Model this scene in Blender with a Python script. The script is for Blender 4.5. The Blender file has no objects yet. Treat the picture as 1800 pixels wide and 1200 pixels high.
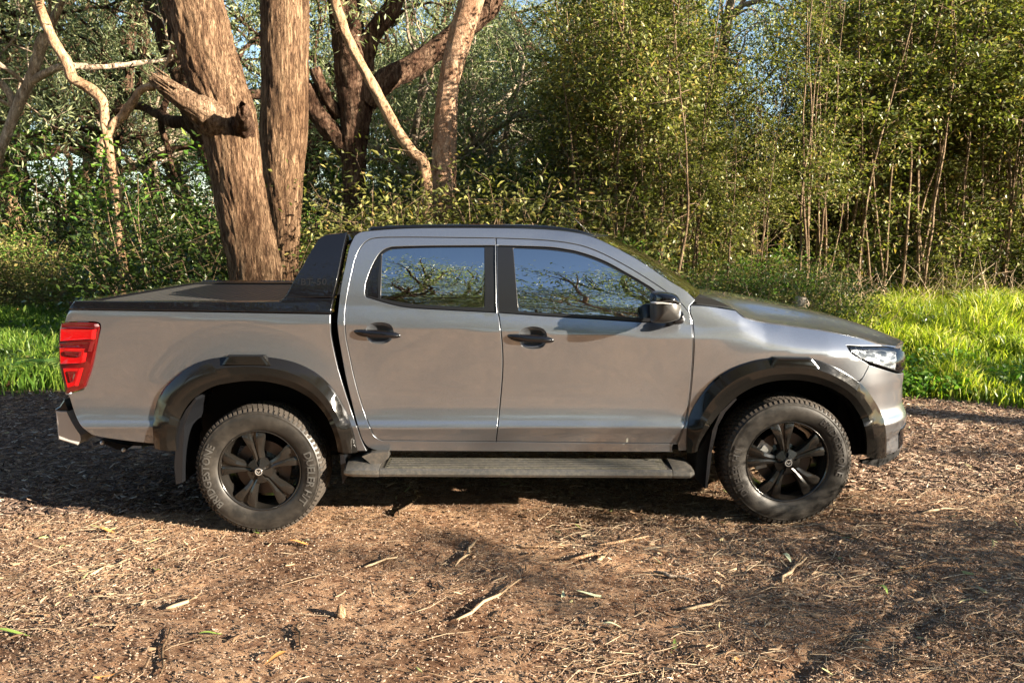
import bpy, math, random
import numpy as np
from mathutils import Vector, noise as mnoise
from mathutils.geometry import delaunay_2d_cdt
R = math.radians
scene = bpy.context.scene
col = scene.collection
# ---------------------------------------------------------------- camera, sky, sun, exposure
CAM = np.array([0.0, -4.40, 1.797]); PITCH = R(8.2); FPX = 1364.0
cd = bpy.data.cameras.new('camera'); cam = bpy.data.objects.new('camera', cd); col.objects.link(cam)
cam.location = CAM; cam.rotation_euler = (R(90) - PITCH, 0, 0)
cd.sensor_width = 36; cd.lens = FPX / 1800 * 36; cd.clip_start = 0.05; cd.clip_end = 2000
scene.camera = cam
SUN_AZ, SUN_EL = R(25), R(16.5)            # sun stands to the right of the truck, a little on the camera's side
sdir = Vector((math.cos(SUN_EL) * math.cos(SUN_AZ), -math.cos(SUN_EL) * math.sin(SUN_AZ), math.sin(SUN_EL)))
w = bpy.data.worlds.new('World'); scene.world = w; w.use_nodes = True
nt = w.node_tree; bg = nt.nodes['Background']
sky = nt.nodes.new('ShaderNodeTexSky'); sky.sky_type = 'NISHITA'; sky.sun_disc = False
sky.sun_elevation = SUN_EL; sky.sun_rotation = math.atan2(sdir.x, sdir.y)
sky.air_density = 1.0; sky.dust_density = 0.6; sky.ozone_density = 1.5
nt.links.new(sky.outputs[0], bg.inputs[0]); bg.inputs[1].default_value = 0.05
ld = bpy.data.lights.new('sun', 'SUN'); ld.energy = 5.0; ld.angle = R(0.5); ld.color = (1.0, 0.87, 0.69)
sun = bpy.data.objects.new('sun', ld); col.objects.link(sun)
sun.rotation_euler = sdir.to_track_quat('Z', 'Y').to_euler()
vs = scene.view_settings; vs.view_transform = 'Standard'; vs.look = 'None'; vs.exposure = 2.5; vs.gamma = 1.0; vs.use_curve_mapping = False
scene.cycles.max_bounces = 8; scene.cycles.transparent_max_bounces = 12
scene.cycles.glossy_bounces = 4; scene.cycles.diffuse_bounces = 3; scene.cycles.caustics_reflective = False
rng = np.random.default_rng(7); random.seed(7)

# ---------------------------------------------------------------- maths of the lens, used to size things from the photo
cP, sP = math.cos(PITCH), math.sin(PITCH)
def ray(px, py):
    u = (px - 900) / FPX; v = (py - 600) / FPX
    return np.array([u, cP - v * sP, -sP - v * cP])
def at(px, py, Y):                        # the point at distance Y seen at a pixel of the photo
    d = ray(px, py); t = (Y - CAM[1]) / d[1]; return CAM + d * t
def proj(P):
    P = np.asarray(P, float) - CAM
    dep = P[..., 1] * cP - P[..., 2] * sP
    return 900 + FPX * P[..., 0] / dep, 600 + FPX * (-P[..., 2] * cP - P[..., 1] * sP) / dep

# ---------------------------------------------------------------- helpers
def tag(o, label=None, cat=None, group=None, kind=None):
    if label: o['label'] = label
    if cat: o['category'] = cat
    if group: o['group'] = group
    if kind: o['kind'] = kind
    return o
def empty(name, loc=(0, 0, 0)):
    o = bpy.data.objects.new(name, None); o.location = loc; o.empty_display_size = .1; col.objects.link(o); return o
def link(name, me, parent=None, loc=None):
    o = bpy.data.objects.new(name, me); col.objects.link(o)
    if parent: o.parent = parent
    if loc is not None: o.location = loc
    return o
def mesh(name, V, F, mat, smooth=True, normals=None):
    me = bpy.data.meshes.new(name)
    V = np.asarray(V, np.float32).reshape(-1, 3)
    if isinstance(F, np.ndarray):
        n, k = F.shape
        me.vertices.add(len(V)); me.vertices.foreach_set('co', V.ravel())
        me.loops.add(n * k); me.loops.foreach_set('vertex_index', F.astype(np.int32).ravel())
        me.polygons.add(n); me.polygons.foreach_set('loop_start', np.arange(0, n * k, k, dtype=np.int32))
        me.polygons.foreach_set('loop_total', np.full(n, k, np.int32))
        me.update(calc_edges=True)
    else:
        me.from_pydata(V.tolist(), [], F); me.update()
    if smooth: me.polygons.foreach_set('use_smooth', np.ones(len(me.polygons), bool))
    if normals is not None:
        me.normals_split_custom_set_from_vertices([tuple(x) for x in normals])
    for m in (mat if isinstance(mat, (list, tuple)) else [mat]): me.materials.append(m)
    return me
def flat_edges(me, ang=35):
    try: me.set_sharp_from_angle(angle=R(ang))
    except Exception: pass
    return me
def tube(paths, n=6):
    """paths: list of (points Kx3, radii K) -> verts, faces (capped)"""
    V = []; F = []; off = 0
    for pts, rad in paths:
        pts = np.asarray(pts, float); K = len(pts)
        T = np.gradient(pts, axis=0); T /= np.linalg.norm(T, axis=1)[:, None] + 1e-9
        up = np.array([0, 0, 1.]) if abs(T[0][2]) < .9 else np.array([1., 0, 0])
        ang = np.arange(n) * 2 * math.pi / n
        for i in range(K):
            a = np.cross(T[i], up); a /= np.linalg.norm(a) + 1e-9; b = np.cross(a, T[i]); up = b
            V.append(pts[i] + rad[i] * (np.cos(ang)[:, None] * a + np.sin(ang)[:, None] * b))
        for i in range(K - 1):
            for j in range(n):
                j2 = (j + 1) % n
                F.append((off + i * n + j, off + (i + 1) * n + j, off + (i + 1) * n + j2, off + i * n + j2))
        F.append(tuple(off + j for j in range(n))); F.append(tuple(off + (K - 1) * n + n - 1 - j for j in range(n)))
        off += K * n
    return np.concatenate(V), F
def box(V, F, x0, x1, y0, y1, z0, z1):
    o = len(V)
    V += [(x0, y0, z0), (x1, y0, z0), (x1, y1, z0), (x0, y1, z0), (x0, y0, z1), (x1, y0, z1), (x1, y1, z1), (x0, y1, z1)]
    F += [(o, o+3, o+2, o+1), (o+4, o+5, o+6, o+7), (o, o+1, o+5, o+4), (o+1, o+2, o+6, o+5), (o+2, o+3, o+7, o+6), (o+3, o, o+4, o+7)]
def resample(pts, step):
    pts = np.asarray(pts, float); out = []
    for a, b in zip(pts[:-1], pts[1:]):
        n = max(1, int(math.ceil(np.linalg.norm(b - a) / step)))
        out += [a + (b - a) * i / n for i in range(n)]
    out.append(pts[-1]); return np.array(out)
def catmull(pts, n=8, closed=False):
    pts = np.asarray(pts, float); N = len(pts); out = []
    for i in range(N if closed else N - 1):
        p0 = pts[(i - 1) % N] if closed or i > 0 else pts[0]
        p1 = pts[i]; p2 = pts[(i + 1) % N]
        p3 = pts[(i + 2) % N] if closed or i < N - 2 else pts[-1]
        for k in range(n):
            t = k / n
            out.append(.5 * ((2 * p1) + (-p0 + p2) * t + (2 * p0 - 5 * p1 + 4 * p2 - p3) * t * t + (-p0 + 3 * p1 - 3 * p2 + p3) * t ** 3))
    if not closed: out.append(pts[-1])
    return np.array(out)
def outline(segs, n=8):
    """segs: list of point lists; each is smoothed on its own, corners between them stay sharp"""
    out = []
    for s in segs:
        c = catmull(s, n) if len(s) > 2 else np.array(s, float)
        out += list(c[:-1])
    return np.array(out)

# ---------------------------------------------------------------- materials
def mat(name, c, rough=.5, metal=0, coat=0, spec=.5, **k):
    m = bpy.data.materials.new(name); m.use_nodes = True; b = m.node_tree.nodes['Principled BSDF']
    b.inputs['Base Color'].default_value = (*c, 1); b.inputs['Roughness'].default_value = rough
    b.inputs['Metallic'].default_value = metal; b.inputs['Coat Weight'].default_value = coat
    b.inputs['Coat Roughness'].default_value = k.get('cr', .03); b.inputs['Specular IOR Level'].default_value = spec
    return m
def nodes(m): return m.node_tree.nodes, m.node_tree.links
def nz(m, scale, detail=4, rough=.6, coord='Object', vec=(1, 1, 1), dist=0):
    N, L = nodes(m); tc = N.new('ShaderNodeTexCoord'); mp = N.new('ShaderNodeMapping'); mp.inputs['Scale'].default_value = vec
    t = N.new('ShaderNodeTexNoise'); t.inputs['Scale'].default_value = scale; t.inputs['Detail'].default_value = detail
    t.inputs['Roughness'].default_value = rough; t.inputs['Distortion'].default_value = dist
    L.new(tc.outputs[coord], mp.inputs[0]); L.new(mp.outputs[0], t.inputs['Vector']); return t
def ramp(m, fac, stops):
    N, L = nodes(m); r = N.new('ShaderNodeValToRGB'); el = r.color_ramp.elements
    while len(el) > 1: el.remove(el[-1])
    el[0].position = stops[0][0]; el[0].color = (*stops[0][1], 1)
    for p, c in stops[1:]: e = el.new(p); e.color = (*c, 1)
    L.new(fac, r.inputs[0]); return r.outputs[0]
def bump(m, fac, strength, dist, prev=None):
    N, L = nodes(m); b = N.new('ShaderNodeBump'); b.inputs['Strength'].default_value = strength; b.inputs['Distance'].default_value = dist
    L.new(fac, b.inputs['Height'])
    if prev: L.new(prev, b.inputs['Normal'])
    return b.outputs[0]
def setin(m, key, out): N, L = nodes(m); L.new(out, N['Principled BSDF'].inputs[key])
def mulcol(m, a, b, fac=1.0, mode='MULTIPLY'):
    N, L = nodes(m); x = N.new('ShaderNodeMix'); x.data_type = 'RGBA'; x.blend_type = mode; x.inputs[0].default_value = fac
    L.new(a, x.inputs[6]); L.new(b, x.inputs[7]); return x.outputs[2]

PAINT = mat('grey_metallic_paint', (.278, .298, .332), rough=.27, metal=.9, coat=1, cr=.015); PAINT.node_tree.nodes['Principled BSDF'].inputs['Coat IOR'].default_value = 1.75
t = nz(PAINT, 900, 1, .5); setin(PAINT, 'Roughness', ramp(PAINT, t.outputs[0], [(.3, (.26,) * 3), (.7, (.35,) * 3)]))
t = nz(PAINT, 2.3, 5, .6, dist=.5)
N_, L_ = nodes(PAINT); L_.new(ramp(PAINT, t.outputs[0], [(.5, (.01,) * 3), (.8, (.06,) * 3)]), N_['Principled BSDF'].inputs['Coat Roughness'])
t = nz(PAINT, 3.2, 2, .4, vec=(1, 1, .45)); bo = bump(PAINT, t.outputs[0], .14, .012)
N_, L_ = nodes(PAINT); L_.new(bo, N_['Principled BSDF'].inputs['Coat Normal'])
GLOSSBLACK = mat('gloss_black_paint', (.003, .003, .004), rough=.03, spec=.65)
t = nz(GLOSSBLACK, 5, 3, .5); bo = bump(GLOSSBLACK, t.outputs[0], .35, .012); setin(GLOSSBLACK, 'Normal', bo)
FLARE = mat('satin_black_plastic', (.006, .0055, .005), rough=.12, spec=.42)
t = nz(FLARE, 30, 6, .7); setin(FLARE, 'Roughness', ramp(FLARE, t.outputs[0], [(.35, (.05,) * 3), (.75, (.18,) * 3)]))
TRIM = mat('matte_black_trim', (.006, .0065, .008), rough=.3)
DARK = mat('underbody_black', (.006, .006, .006), rough=.8, spec=.2)
STEEL = mat('brushed_bumper_metal', (.52, .51, .50), rough=.38, metal=.45)
CHROME = mat('lamp_reflector', (.75, .75, .76), rough=.2, metal=.5)
CUP = mat('satin_grey_plastic', (.035, .034, .033), rough=.35, spec=.6)
RIM = mat('gloss_black_alloy', (.010, .009, .008), rough=.18, spec=.7)
DISC = mat('brake_disc_steel', (.10, .08, .07), rough=.45, metal=.8)
CALIPER = mat('caliper_metal', (.45, .46, .45), rough=.4, metal=.7)
RUBBER = mat('tyre_rubber', (.016, .015, .014), rough=.55, spec=.4)
t = nz(RUBBER, 9, 6, .7); setin(RUBBER, 'Base Color', ramp(RUBBER, t.outputs[0], [(.4, (.013, .012, .011)), (.65, (.028, .024, .020))]))
setin(RUBBER, 'Roughness', ramp(RUBBER, t.outputs[0], [(.35, (.34,) * 3), (.7, (.6,) * 3)]))
TREAD = mat('tyre_tread_dusty', (.045, .038, .032), rough=.85, spec=.2)
LETTER = mat('raised_tyre_lettering', (.055, .053, .050), rough=.3)
LETTERD = mat('dark_tyre_lettering', (.045, .042, .04), rough=.35)
STEPM = mat('step_grey_metal', (.10, .098, .095), rough=.3, metal=.6, coat=.3)
t = nz(STEPM, 40, 6, .8); setin(STEPM, 'Base Color', ramp(STEPM, t.outputs[0], [(.42, (.10, .098, .094)), (.7, (.19, .17, .145))]))
TREADPL = mat('step_tread_rubber', (.05, .05, .045), rough=.6)
t = nz(TREADPL, 60, 6, .8); setin(TREADPL, 'Base Color', ramp(TREADPL, t.outputs[0], [(.4, (.035, .036, .03)), (.65, (.13, .12, .09))]))
COVER = mat('tonneau_vinyl', (.028, .027, .026), rough=.5)
SEAT = mat('seat_fabric', (.02, .02, .022), rough=.8)
REDL = mat('red_lamp_lens', (.06, .0008, .0015), rough=.12, coat=1, spec=.6)
REDB = mat('bright_red_lamp_element', (.24, .002, .003), rough=.2, coat=1)
REDD = mat('dark_red_lamp_lens', (.05, .002, .003), rough=.08, coat=1)
for m_ in (REDB,):
    b_ = m_.node_tree.nodes['Principled BSDF']; b_.inputs['Subsurface Weight'].default_value = 0
def glassmat(name, tint, refl, rough=.0):
    m = bpy.data.materials.new(name); m.use_nodes = True; N, L = nodes(m); N.clear()
    o = N.new('ShaderNodeOutputMaterial'); mx = N.new('ShaderNodeMixShader'); tr = N.new('ShaderNodeBsdfTransparent'); gl = N.new('ShaderNodeBsdfGlossy')
    tr.inputs[0].default_value = (*tint, 1); gl.inputs['Roughness'].default_value = rough; gl.inputs[0].default_value = (.95, .97, 1, 1)
    fr = N.new('ShaderNodeFresnel'); fr.inputs[0].default_value = refl
    L.new(fr.outputs[0], mx.inputs[0]); L.new(tr.outputs[0], mx.inputs[1]); L.new(gl.outputs[0], mx.inputs[2]); L.new(mx.outputs[0], o.inputs[0])
    tc = N.new('ShaderNodeTexCoord'); tx = N.new('ShaderNodeTexNoise'); tx.inputs['Scale'].default_value = 2.2; tx.inputs['Detail'].default_value = 1
    bp = N.new('ShaderNodeBump'); bp.inputs['Strength'].default_value = .06; bp.inputs['Distance'].default_value = .01
    L.new(tc.outputs['Object'], tx.inputs['Vector']); L.new(tx.outputs[0], bp.inputs['Height']); L.new(bp.outputs[0], gl.inputs['Normal'])
    return m
GLASS = glassmat('tinted_window_glass', (.20, .24, .23), 5.5)
LENS = glassmat('clear_lamp_lens', (.92, .94, .96), 1.45)

# ---------------------------------------------------------------- ground height
_lat = rng.random((64, 64))
def vnoise(x, y, s, o=0):
    x = np.asarray(x, float) / s + 17.3 * o; y = np.asarray(y, float) / s + 5.7 * o
    xi = np.floor(x).astype(int); yi = np.floor(y).astype(int); fx = x - xi; fy = y - yi
    fx = fx * fx * (3 - 2 * fx); fy = fy * fy * (3 - 2 * fy)
    g = lambda a, b: _lat[a % 64, b % 64]
    return (g(xi, yi) * (1 - fx) + g(xi + 1, yi) * fx) * (1 - fy) + (g(xi, yi + 1) * (1 - fx) + g(xi + 1, yi + 1) * fx) * fy - .5
def gbase(x, y):
    x = np.asarray(x, float); y = np.asarray(y, float)
    z = .0162 * 6 * np.tanh((x + 1.49) / 6)
    far = np.clip((y - 3.2) / 5, 0, 1)
    z = z * (1 - .5 * far) + .28 * far * far * (3 - 2 * far) + vnoise(x, y, 2.6, 1) * .05 * np.clip(np.hypot(x, y - .9) / 3 - .3, 0, 1) * 1.5
    z = z + vnoise(x, y, 9, 2) * .5 * np.clip((y - 8) / 12, 0, 1)
    return z
def smooth01(x, a, b):
    t = np.clip((x - a) / (b - a), 0, 1); return t * t * (3 - 2 * t)
def gz(x, y):
    d = np.hypot(x, y + 1)
    near = np.clip(1.6 - d / 7, .15, 1)
    z = gbase(x, y)
    m_ = 0
    for (ax, ay), (bx, by) in (((1.35, -1.55), (2.6, -.55)), ((1.02, -1.62), (2.1, -.75))):
        dx, dy = bx - ax, by - ay; l = math.hypot(dx, dy); dx /= l; dy /= l; t = (x - ax) * dx + (y - ay) * dy; q = np.abs(-(x - ax) * dy + (y - ay) * dx)
        m_ = m_ + np.exp(-(q / .05) ** 2) * smooth01(t, -.2, .1) * (1 - smooth01(t, l, l + .3)) * (1 + 2 * vnoise(x, y, .07, 8))
    z = z - .022 * m_
    return z + near * (vnoise(x, y, .55, 3) * .026 + vnoise(x, y, .21, 4) * .009 + vnoise(x, y, .09, 5) * .006 + vnoise(x, y, .042, 6) * .006)
# ================================================================ THE PICKUP TRUCK
# side surface S(s,z): s runs along the flank and round the nose, inset grows towards the roof
W2 = .935
def lin(p, q, Y):                         # a line in x,z through two photo points on the flank
    a, b = at(*p, Y), at(*q, Y); k = (b[2] - a[2]) / (b[0] - a[0]); return lambda x: a[2] + k * (np.asarray(x) - a[0])
zCrease = lin((607.8, 570.8), (1212, 595), 0)
zLow = lin((660, 752), (1150, 753), 0)
zBelt = lin((721, 542), (1140, 566), .05)
_he = np.array([at(px, py, .13)[[0, 2]] for px, py in [(1160, 521), (1215, 529), (1293, 545), (1337.6, 563), (1385, 572), (1448, 581), (1512, 594), (1543, 602), (1575, 609)]])
zHood = lambda x: np.interp(x, _he[:, 0], _he[:, 1])
def smooth(a, b, x): t = np.clip((np.asarray(x) - a) / (b - a), 0, 1); return t * t * (3 - 2 * t)
_up_k = [0, .05, .12, .2, .3, .38, .44, .49, .53, .58]
_up_v = [.040, .050, .072, .103, .146, .186, .220, .256, .302, .40]
_lo_k = np.array([-.6, -.2, -.09, -.035, -.008, .0, .012, .04, .09, .16, .26])
_lo_v = np.array([.08, .05, .030, .014, .003, .000, .004, .022, .033, .036, .032])
def herm(x, k, v):
    x = np.asarray(x, float); k = np.asarray(k, float); v = np.asarray(v, float)
    m = np.gradient(v, k); i = np.clip(np.searchsorted(k, x) - 1, 0, len(k) - 2)
    h = k[i + 1] - k[i]; t = np.clip((x - k[i]) / h, 0, 1)
    return (2*t**3-3*t**2+1)*v[i] + (t**3-2*t**2+t)*h*m[i] + (-2*t**3+3*t**2)*v[i+1] + (t**3-t**2)*h*m[i+1]
def inset(x, z):
    x = np.asarray(x, float); z = np.asarray(z, float)
    zc = zCrease(x); zl = zLow(x); zb = zBelt(x); zh = zHood(x)
    lo = herm(z - zl, _lo_k, _lo_v)
    t = np.clip((z - (zl + .26)) / (zc - zl - .26), 0, 1)
    mid = .032 + (.002 - .032) * (t * .75 + .25 * t * t)
    t2 = np.clip((z - zc) / (zb - zc), 0, 1.2)
    sh = .002 + .038 * t2 ** 1.25
    up = herm(z - zb, _up_k, _up_v)
    y = np.where(z < zl + .26, lo, np.where(z < zc, mid, np.where(z < zb, sh, up)))
    # front wing: rolls over into the bonnet
    d = z - zh
    f = np.clip((d + .16) / .19, 0, 1.15); wing = .010 + .135 * f ** 2.1 
    m1 = np.where(z < zl + .26, lo, .010 + (.032 - .010) * (1 - smooth(zl + .26, zl + .5, z)))
    yw = np.where(z < zh - .16, m1, np.maximum(m1, wing))
    k = smooth(.98, 1.5, x); y = y * (1 - k) + yw * k
    # swelling over the wheel arches
    for hx, hz in ((-1.494, .385), (1.628, .43)):
        r = np.hypot(x - hx, z - hz); y = y - .024 * np.exp(-((r - .62) / .16) ** 2) * smooth(.68, .95, z) * (1 - smooth(zb - .12, zb + .02, z))
    xt = np.interp(z, [.5, .6, .72, .85, 1.18, 1.36], [-2.50, -2.56, -2.63, -2.665, -2.675, -2.58]); rr = .09; q = np.clip((xt + rr - x) / rr, 0, .995)
    y = y + rr * (1 - np.sqrt(1 - q * q))
    return y
X0 = 1.78; LN = 1.35
_sil = np.array([(598, 1588), (605, 1592.6), (613, 1594), (638, 1597), (652, 1594), (670, 1589), (702, 1586), (724, 1594), (740, 1592.6), (749, 1587), (774, 1588), (800, 1584.6), (816, 1578)], float)
def plan(s, z, xn):
    t = np.clip((s - X0) / LN, 0, 1) * math.pi / 2
    x = np.where(s < X0, s, X0 + (xn - X0) * np.sin(t) ** .86)
    return x, W2 * (1 - np.cos(t) ** .80)
_zt = []; _xt = []
for py, px in _sil:
    xn = 2.6
    for _ in range(12):
        z = at(px, py, .45)[2]; ss = np.linspace(1.9, X0 + LN, 120); x, y = plan(ss, z, xn)
        qx, qy = proj(np.stack([x, y, np.full_like(x, z)], -1)); xn += (px - qx.max()) / 290
    _zt.append(z); _xt.append(xn)
_o = np.argsort(_zt); _zt = np.array(_zt)[_o]; _xt = np.array(_xt)[_o]
def S(s, z):
    s = np.asarray(s, float); z = np.asarray(z, float); xn = np.interp(z, _zt, _xt)
    x, y = plan(s, z, xn); k = 1 - smooth(X0 + .5, X0 + 1.0, s)
    return np.stack([x, y + inset(x, z) * k, z], -1)
def N(s, z, e=.004):
    a = S(s + e, z) - S(s - e, z); b = S(s, z + e) - S(s, z - e); n = np.cross(a, b)
    return n / (np.linalg.norm(n, axis=-1)[..., None] + 1e-12)
_gs, _gz = np.meshgrid(np.linspace(-2.7, X0 + LN * .97, 260), np.linspace(.3, 1.86, 110))
_gx, _gy = proj(S(_gs, _gz))
def inv(px, py):                          # photo point -> (s,z) on the flank
    if px > 1500: px = min(px, np.interp(py, _sil[:, 0], _sil[:, 1]) - 5)
    i = np.argmin((_gx - px) ** 2 + (_gy - py) ** 2 + (_gs > 2.6) * 1e9); s, z = _gs.flat[i], _gz.flat[i]
    for _ in range(12):
        q = proj(S(s, z)); e = np.array([px - q[0], py - q[1]])
        a = proj(S(s + 1e-3, z)); b = proj(S(s, z + 1e-3))
        J = np.array([[a[0] - q[0], b[0] - q[0]], [a[1] - q[1], b[1] - q[1]]]) / 1e-3
        try: d = np.linalg.solve(J + np.eye(2) * 1e-3, e)
        except Exception: break
        d = np.clip(d, -.05, .05); s = min(s + d[0], 2.68); z += d[1]
        if abs(d).max() < 1e-5: break
    return np.array([min(s, X0 + LN), z])
def invl(pts, step=6): return np.array([inv(*p) for p in resample(np.asarray(pts, float), step)])
def clean(P, eps=1e-3):
    out = [P[0]]
    for p in P[1:]:
        if np.linalg.norm(p - out[-1]) > eps: out.append(p)
    if np.linalg.norm(out[0] - out[-1]) < eps: out.pop()
    return np.array(out)
def area(P): x, y = P[:, 0], P[:, 1]; return .5 * np.sum(x * np.roll(y, -1) - y * np.roll(x, -1))
def shrink(P, d):
    if area(P) < 0: P = P[::-1]
    a = P - np.roll(P, 1, 0); b = np.roll(P, -1, 0) - P
    a /= np.linalg.norm(a, axis=1)[:, None] + 1e-9; b /= np.linalg.norm(b, axis=1)[:, None] + 1e-9
    n = np.stack([-(a[:, 1] + b[:, 1]), a[:, 0] + b[:, 0]], 1); l = np.linalg.norm(n, axis=1)[:, None]; n = n / (l + 1e-9)
    c = np.clip(l[:, 0] / 2, .5, 1); return P + n * (d / c)[:, None]
def inpoly(Q, P):
    x, y = Q[:, 0], Q[:, 1]; r = np.zeros(len(Q), bool); n = len(P); j = n - 1
    for i in range(n):
        xi, yi = P[i]; xj, yj = P[j]
        if yi != yj: r ^= ((yi > y) != (yj > y)) & (x < (xj - xi) * (y - yi) / (yj - yi) + xi)
        j = i
    return r
def panel(name, poly, m, parent, holes=(), gap=.0025, grid=.028, lift=0., skirt=.02, rollr=.003, surf=None, nrm=None, mirror=True, far_name=None):
    """a body panel: fills the outline on the flank with a fine mesh, rounds its rim inwards"""
    surf = surf or S; nrm = nrm or N
    P = clean(np.asarray(poly, float)); P = shrink(P, gap)
    H = [shrink(clean(np.asarray(h, float)), -gap) for h in holes]
    rings = [(P, 1)] + [(h, -1) for h in H]
    V2 = []; E = []
    for r, sg in rings:
        o = len(V2); V2 += [tuple(p) for p in shrink(r, rollr * sg)]; n = len(r); E += [(o + i, o + (i + 1) % n) for i in range(n)]
    inner = shrink(P, grid * .45); x0, z0 = inner.min(0); x1, z1 = inner.max(0)
    gx, gy = np.meshgrid(np.arange(x0, x1, grid), np.arange(z0, z1, grid * .75)); gx = gx + (np.arange(gx.shape[0]) % 2)[:, None] * grid * .5
    Q = np.stack([gx.ravel(), gy.ravel()], 1); k = inpoly(Q, inner)
    for h in H: k &= ~inpoly(Q, shrink(h, -grid * .45))
    V2 += [tuple(p) for p in Q[k]]
    res = delaunay_2d_cdt([Vector(p) for p in V2], E, [], 0, 1e-6)
    v2 = np.array([tuple(v) for v in res[0]]); F = np.array([tuple(f) for f in res[2]])
    cen = v2[F].mean(1); k = inpoly(cen, shrink(P, rollr)); 
    for h in H: k &= ~inpoly(cen, shrink(h, -rollr))
    F = F[k]; a = v2[F]; sg = (a[:, 1, 0] - a[:, 0, 0]) * (a[:, 2, 1] - a[:, 0, 1]) - (a[:, 1, 1] - a[:, 0, 1]) * (a[:, 2, 0] - a[:, 0, 0])
    F[sg < 0] = F[sg < 0][:, ::-1]
    n3 = nrm(v2[:, 0], v2[:, 1]); v3 = surf(v2[:, 0], v2[:, 1]) + n3 * lift
    VV = [v3]; NN = [n3]; FF = F.tolist(); off = len(v3)
    for r, sg in rings:
        rin = shrink(r, rollr * sg); n = len(r)
        na = nrm(rin[:, 0], rin[:, 1]); A = surf(rin[:, 0], rin[:, 1]) + na * lift
        nb = nrm(r[:, 0], r[:, 1]); B = surf(r[:, 0], r[:, 1]) + nb * (lift - rollr * .8); C = B - nb * skirt
        C[:, 1] = np.maximum(C[:, 1], B[:, 1])
        out = B - A; out /= np.linalg.norm(out, axis=1)[:, None] + 1e-9
        VV += [A, B, C]; nB = nb * .5 + out * .8; nB /= np.linalg.norm(nB, axis=1)[:, None]; NN += [na, nB, out]
        ccw = area(rin) > 0
        for lvl in (0, 1):
            for i in range(n):
                j = (i + 1) % n; a_, b_, c_, d_ = off + lvl*n + i, off + lvl*n + j, off + (lvl+1)*n + j, off + (lvl+1)*n + i
                FF.append((a_, d_, c_, b_) if (sg > 0) == ccw else (a_, b_, c_, d_))
        off += 3 * n
    V = np.concatenate(VV); NR = np.concatenate(NN)
    o = link(name, mesh(name, V, FF, m, normals=NR), parent)
    if mirror: mirrored(o, far_name or name)
    return o
def mirrored(o, name=None, parent=None):
    me = o.data; V = np.empty(len(me.vertices) * 3, np.float32); me.vertices.foreach_get('co', V); V = V.reshape(-1, 3).copy(); V[:, 1] = 2 * W2 - V[:, 1]
    F = [tuple(p.vertices)[::-1] for p in me.polygons]
    m2 = mesh(name or o.name, V, F, [m for m in me.materials])
    if me.has_custom_normals:
        n = np.zeros((len(V), 3)); 
        for l, cn in zip(me.loops, me.corner_normals): n[l.vertex_index] += cn.vector
        n[:, 1] *= -1; n /= np.linalg.norm(n, axis=1)[:, None] + 1e-9
        m2.normals_split_custom_set_from_vertices([tuple(x) for x in n])
    return link(name or o.name.split('.')[0], m2, parent or o.parent)

truck = empty('pickup_truck', (0, 0, 0))
tag(truck, 'grey double cab pickup truck with black sports bar, parked side on across the dirt', 'pickup truck')

# ---- outlines traced on the photo (photo pixels), each laid on the flank
rear_door_px = outline([[(872, 418), (759, 416.6), (700, 416.5), (659, 418), (640, 427), (626.7, 448), (618, 480), (611.6, 512), (606.6, 545), (606, 569), (608, 595), (613.4, 622), (621, 658), (630.4, 693.6), (641, 727), (651, 752), (657, 765), (670, 773.5), (690, 774.5)], [(690, 774.5), (872, 776)],
    [(872, 776), (878, 720), (883.6, 652), (882.8, 606.7), (878, 561), (874.5, 545), (873, 500), (872, 418)]])
front_door_px = outline([[(872, 418), (873, 500), (874.5, 545), (878, 561), (882.8, 606.7), (883.6, 652), (878, 720), (872, 776)], [(872, 776), (1189.6, 779.5)],
    [(1189.6, 779.5), (1200, 755), (1207, 730), (1213, 690), (1217, 638), (1218.5, 600), (1216, 565), (1211, 550), (1193.4, 529), (1155.6, 501), (1099, 466), (1046, 439.5), (1004.5, 427.5), (948, 421), (872, 418)]])
rear_win_px = outline([[(872, 432), (770, 432.5), (700, 434), (683, 436), (670, 443), (660, 457), (651, 476), (644, 497), (641.8, 512)], [(641.8, 512), (643.7, 521), (652, 524)], [(652, 524), (664.4, 528), (690, 535), (721, 540.5), (796.7, 545), (874, 549)], [(874, 549), (872, 432)]])
front_win_px = outline([[(872, 432), (874, 549)], [(874, 549), (960, 555), (1060, 561), (1142, 566.5), (1186, 568)], [(1186, 568), (1180, 541)], [(1180, 541), (1152, 512), (1130, 497), (1099, 479), (1070, 463), (1046, 452.5), (1020, 444), (1000, 439.5), (960, 434.5), (872, 432)]])
rear_glass_px = outline([[(851, 434), (760, 434.5), (700, 436.5), (684, 439), (672, 446)], [(672, 446), (669.5, 524)], [(669.5, 524), (721, 533), (796, 538), (851, 540)], [(851, 540), (851, 434)]])
front_glass_px = outline([[(902.5, 435.5), (912, 546)], [(912, 546), (960, 549), (1060, 554), (1146, 559)], [(1146, 559), (1150, 515)], [(1150, 515), (1128, 499), (1097, 481), (1068, 466), (1044, 455.5), (1018, 447), (1000, 443), (960, 438), (902.5, 435.5)]])
quarter_px = outline([[(669, 446), (660, 460), (652, 478), (645, 498), (643.8, 511)], [(643.8, 511), (646, 519), (654, 522)], [(654, 522), (666, 525)], [(666, 525), (669, 446)]])
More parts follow.
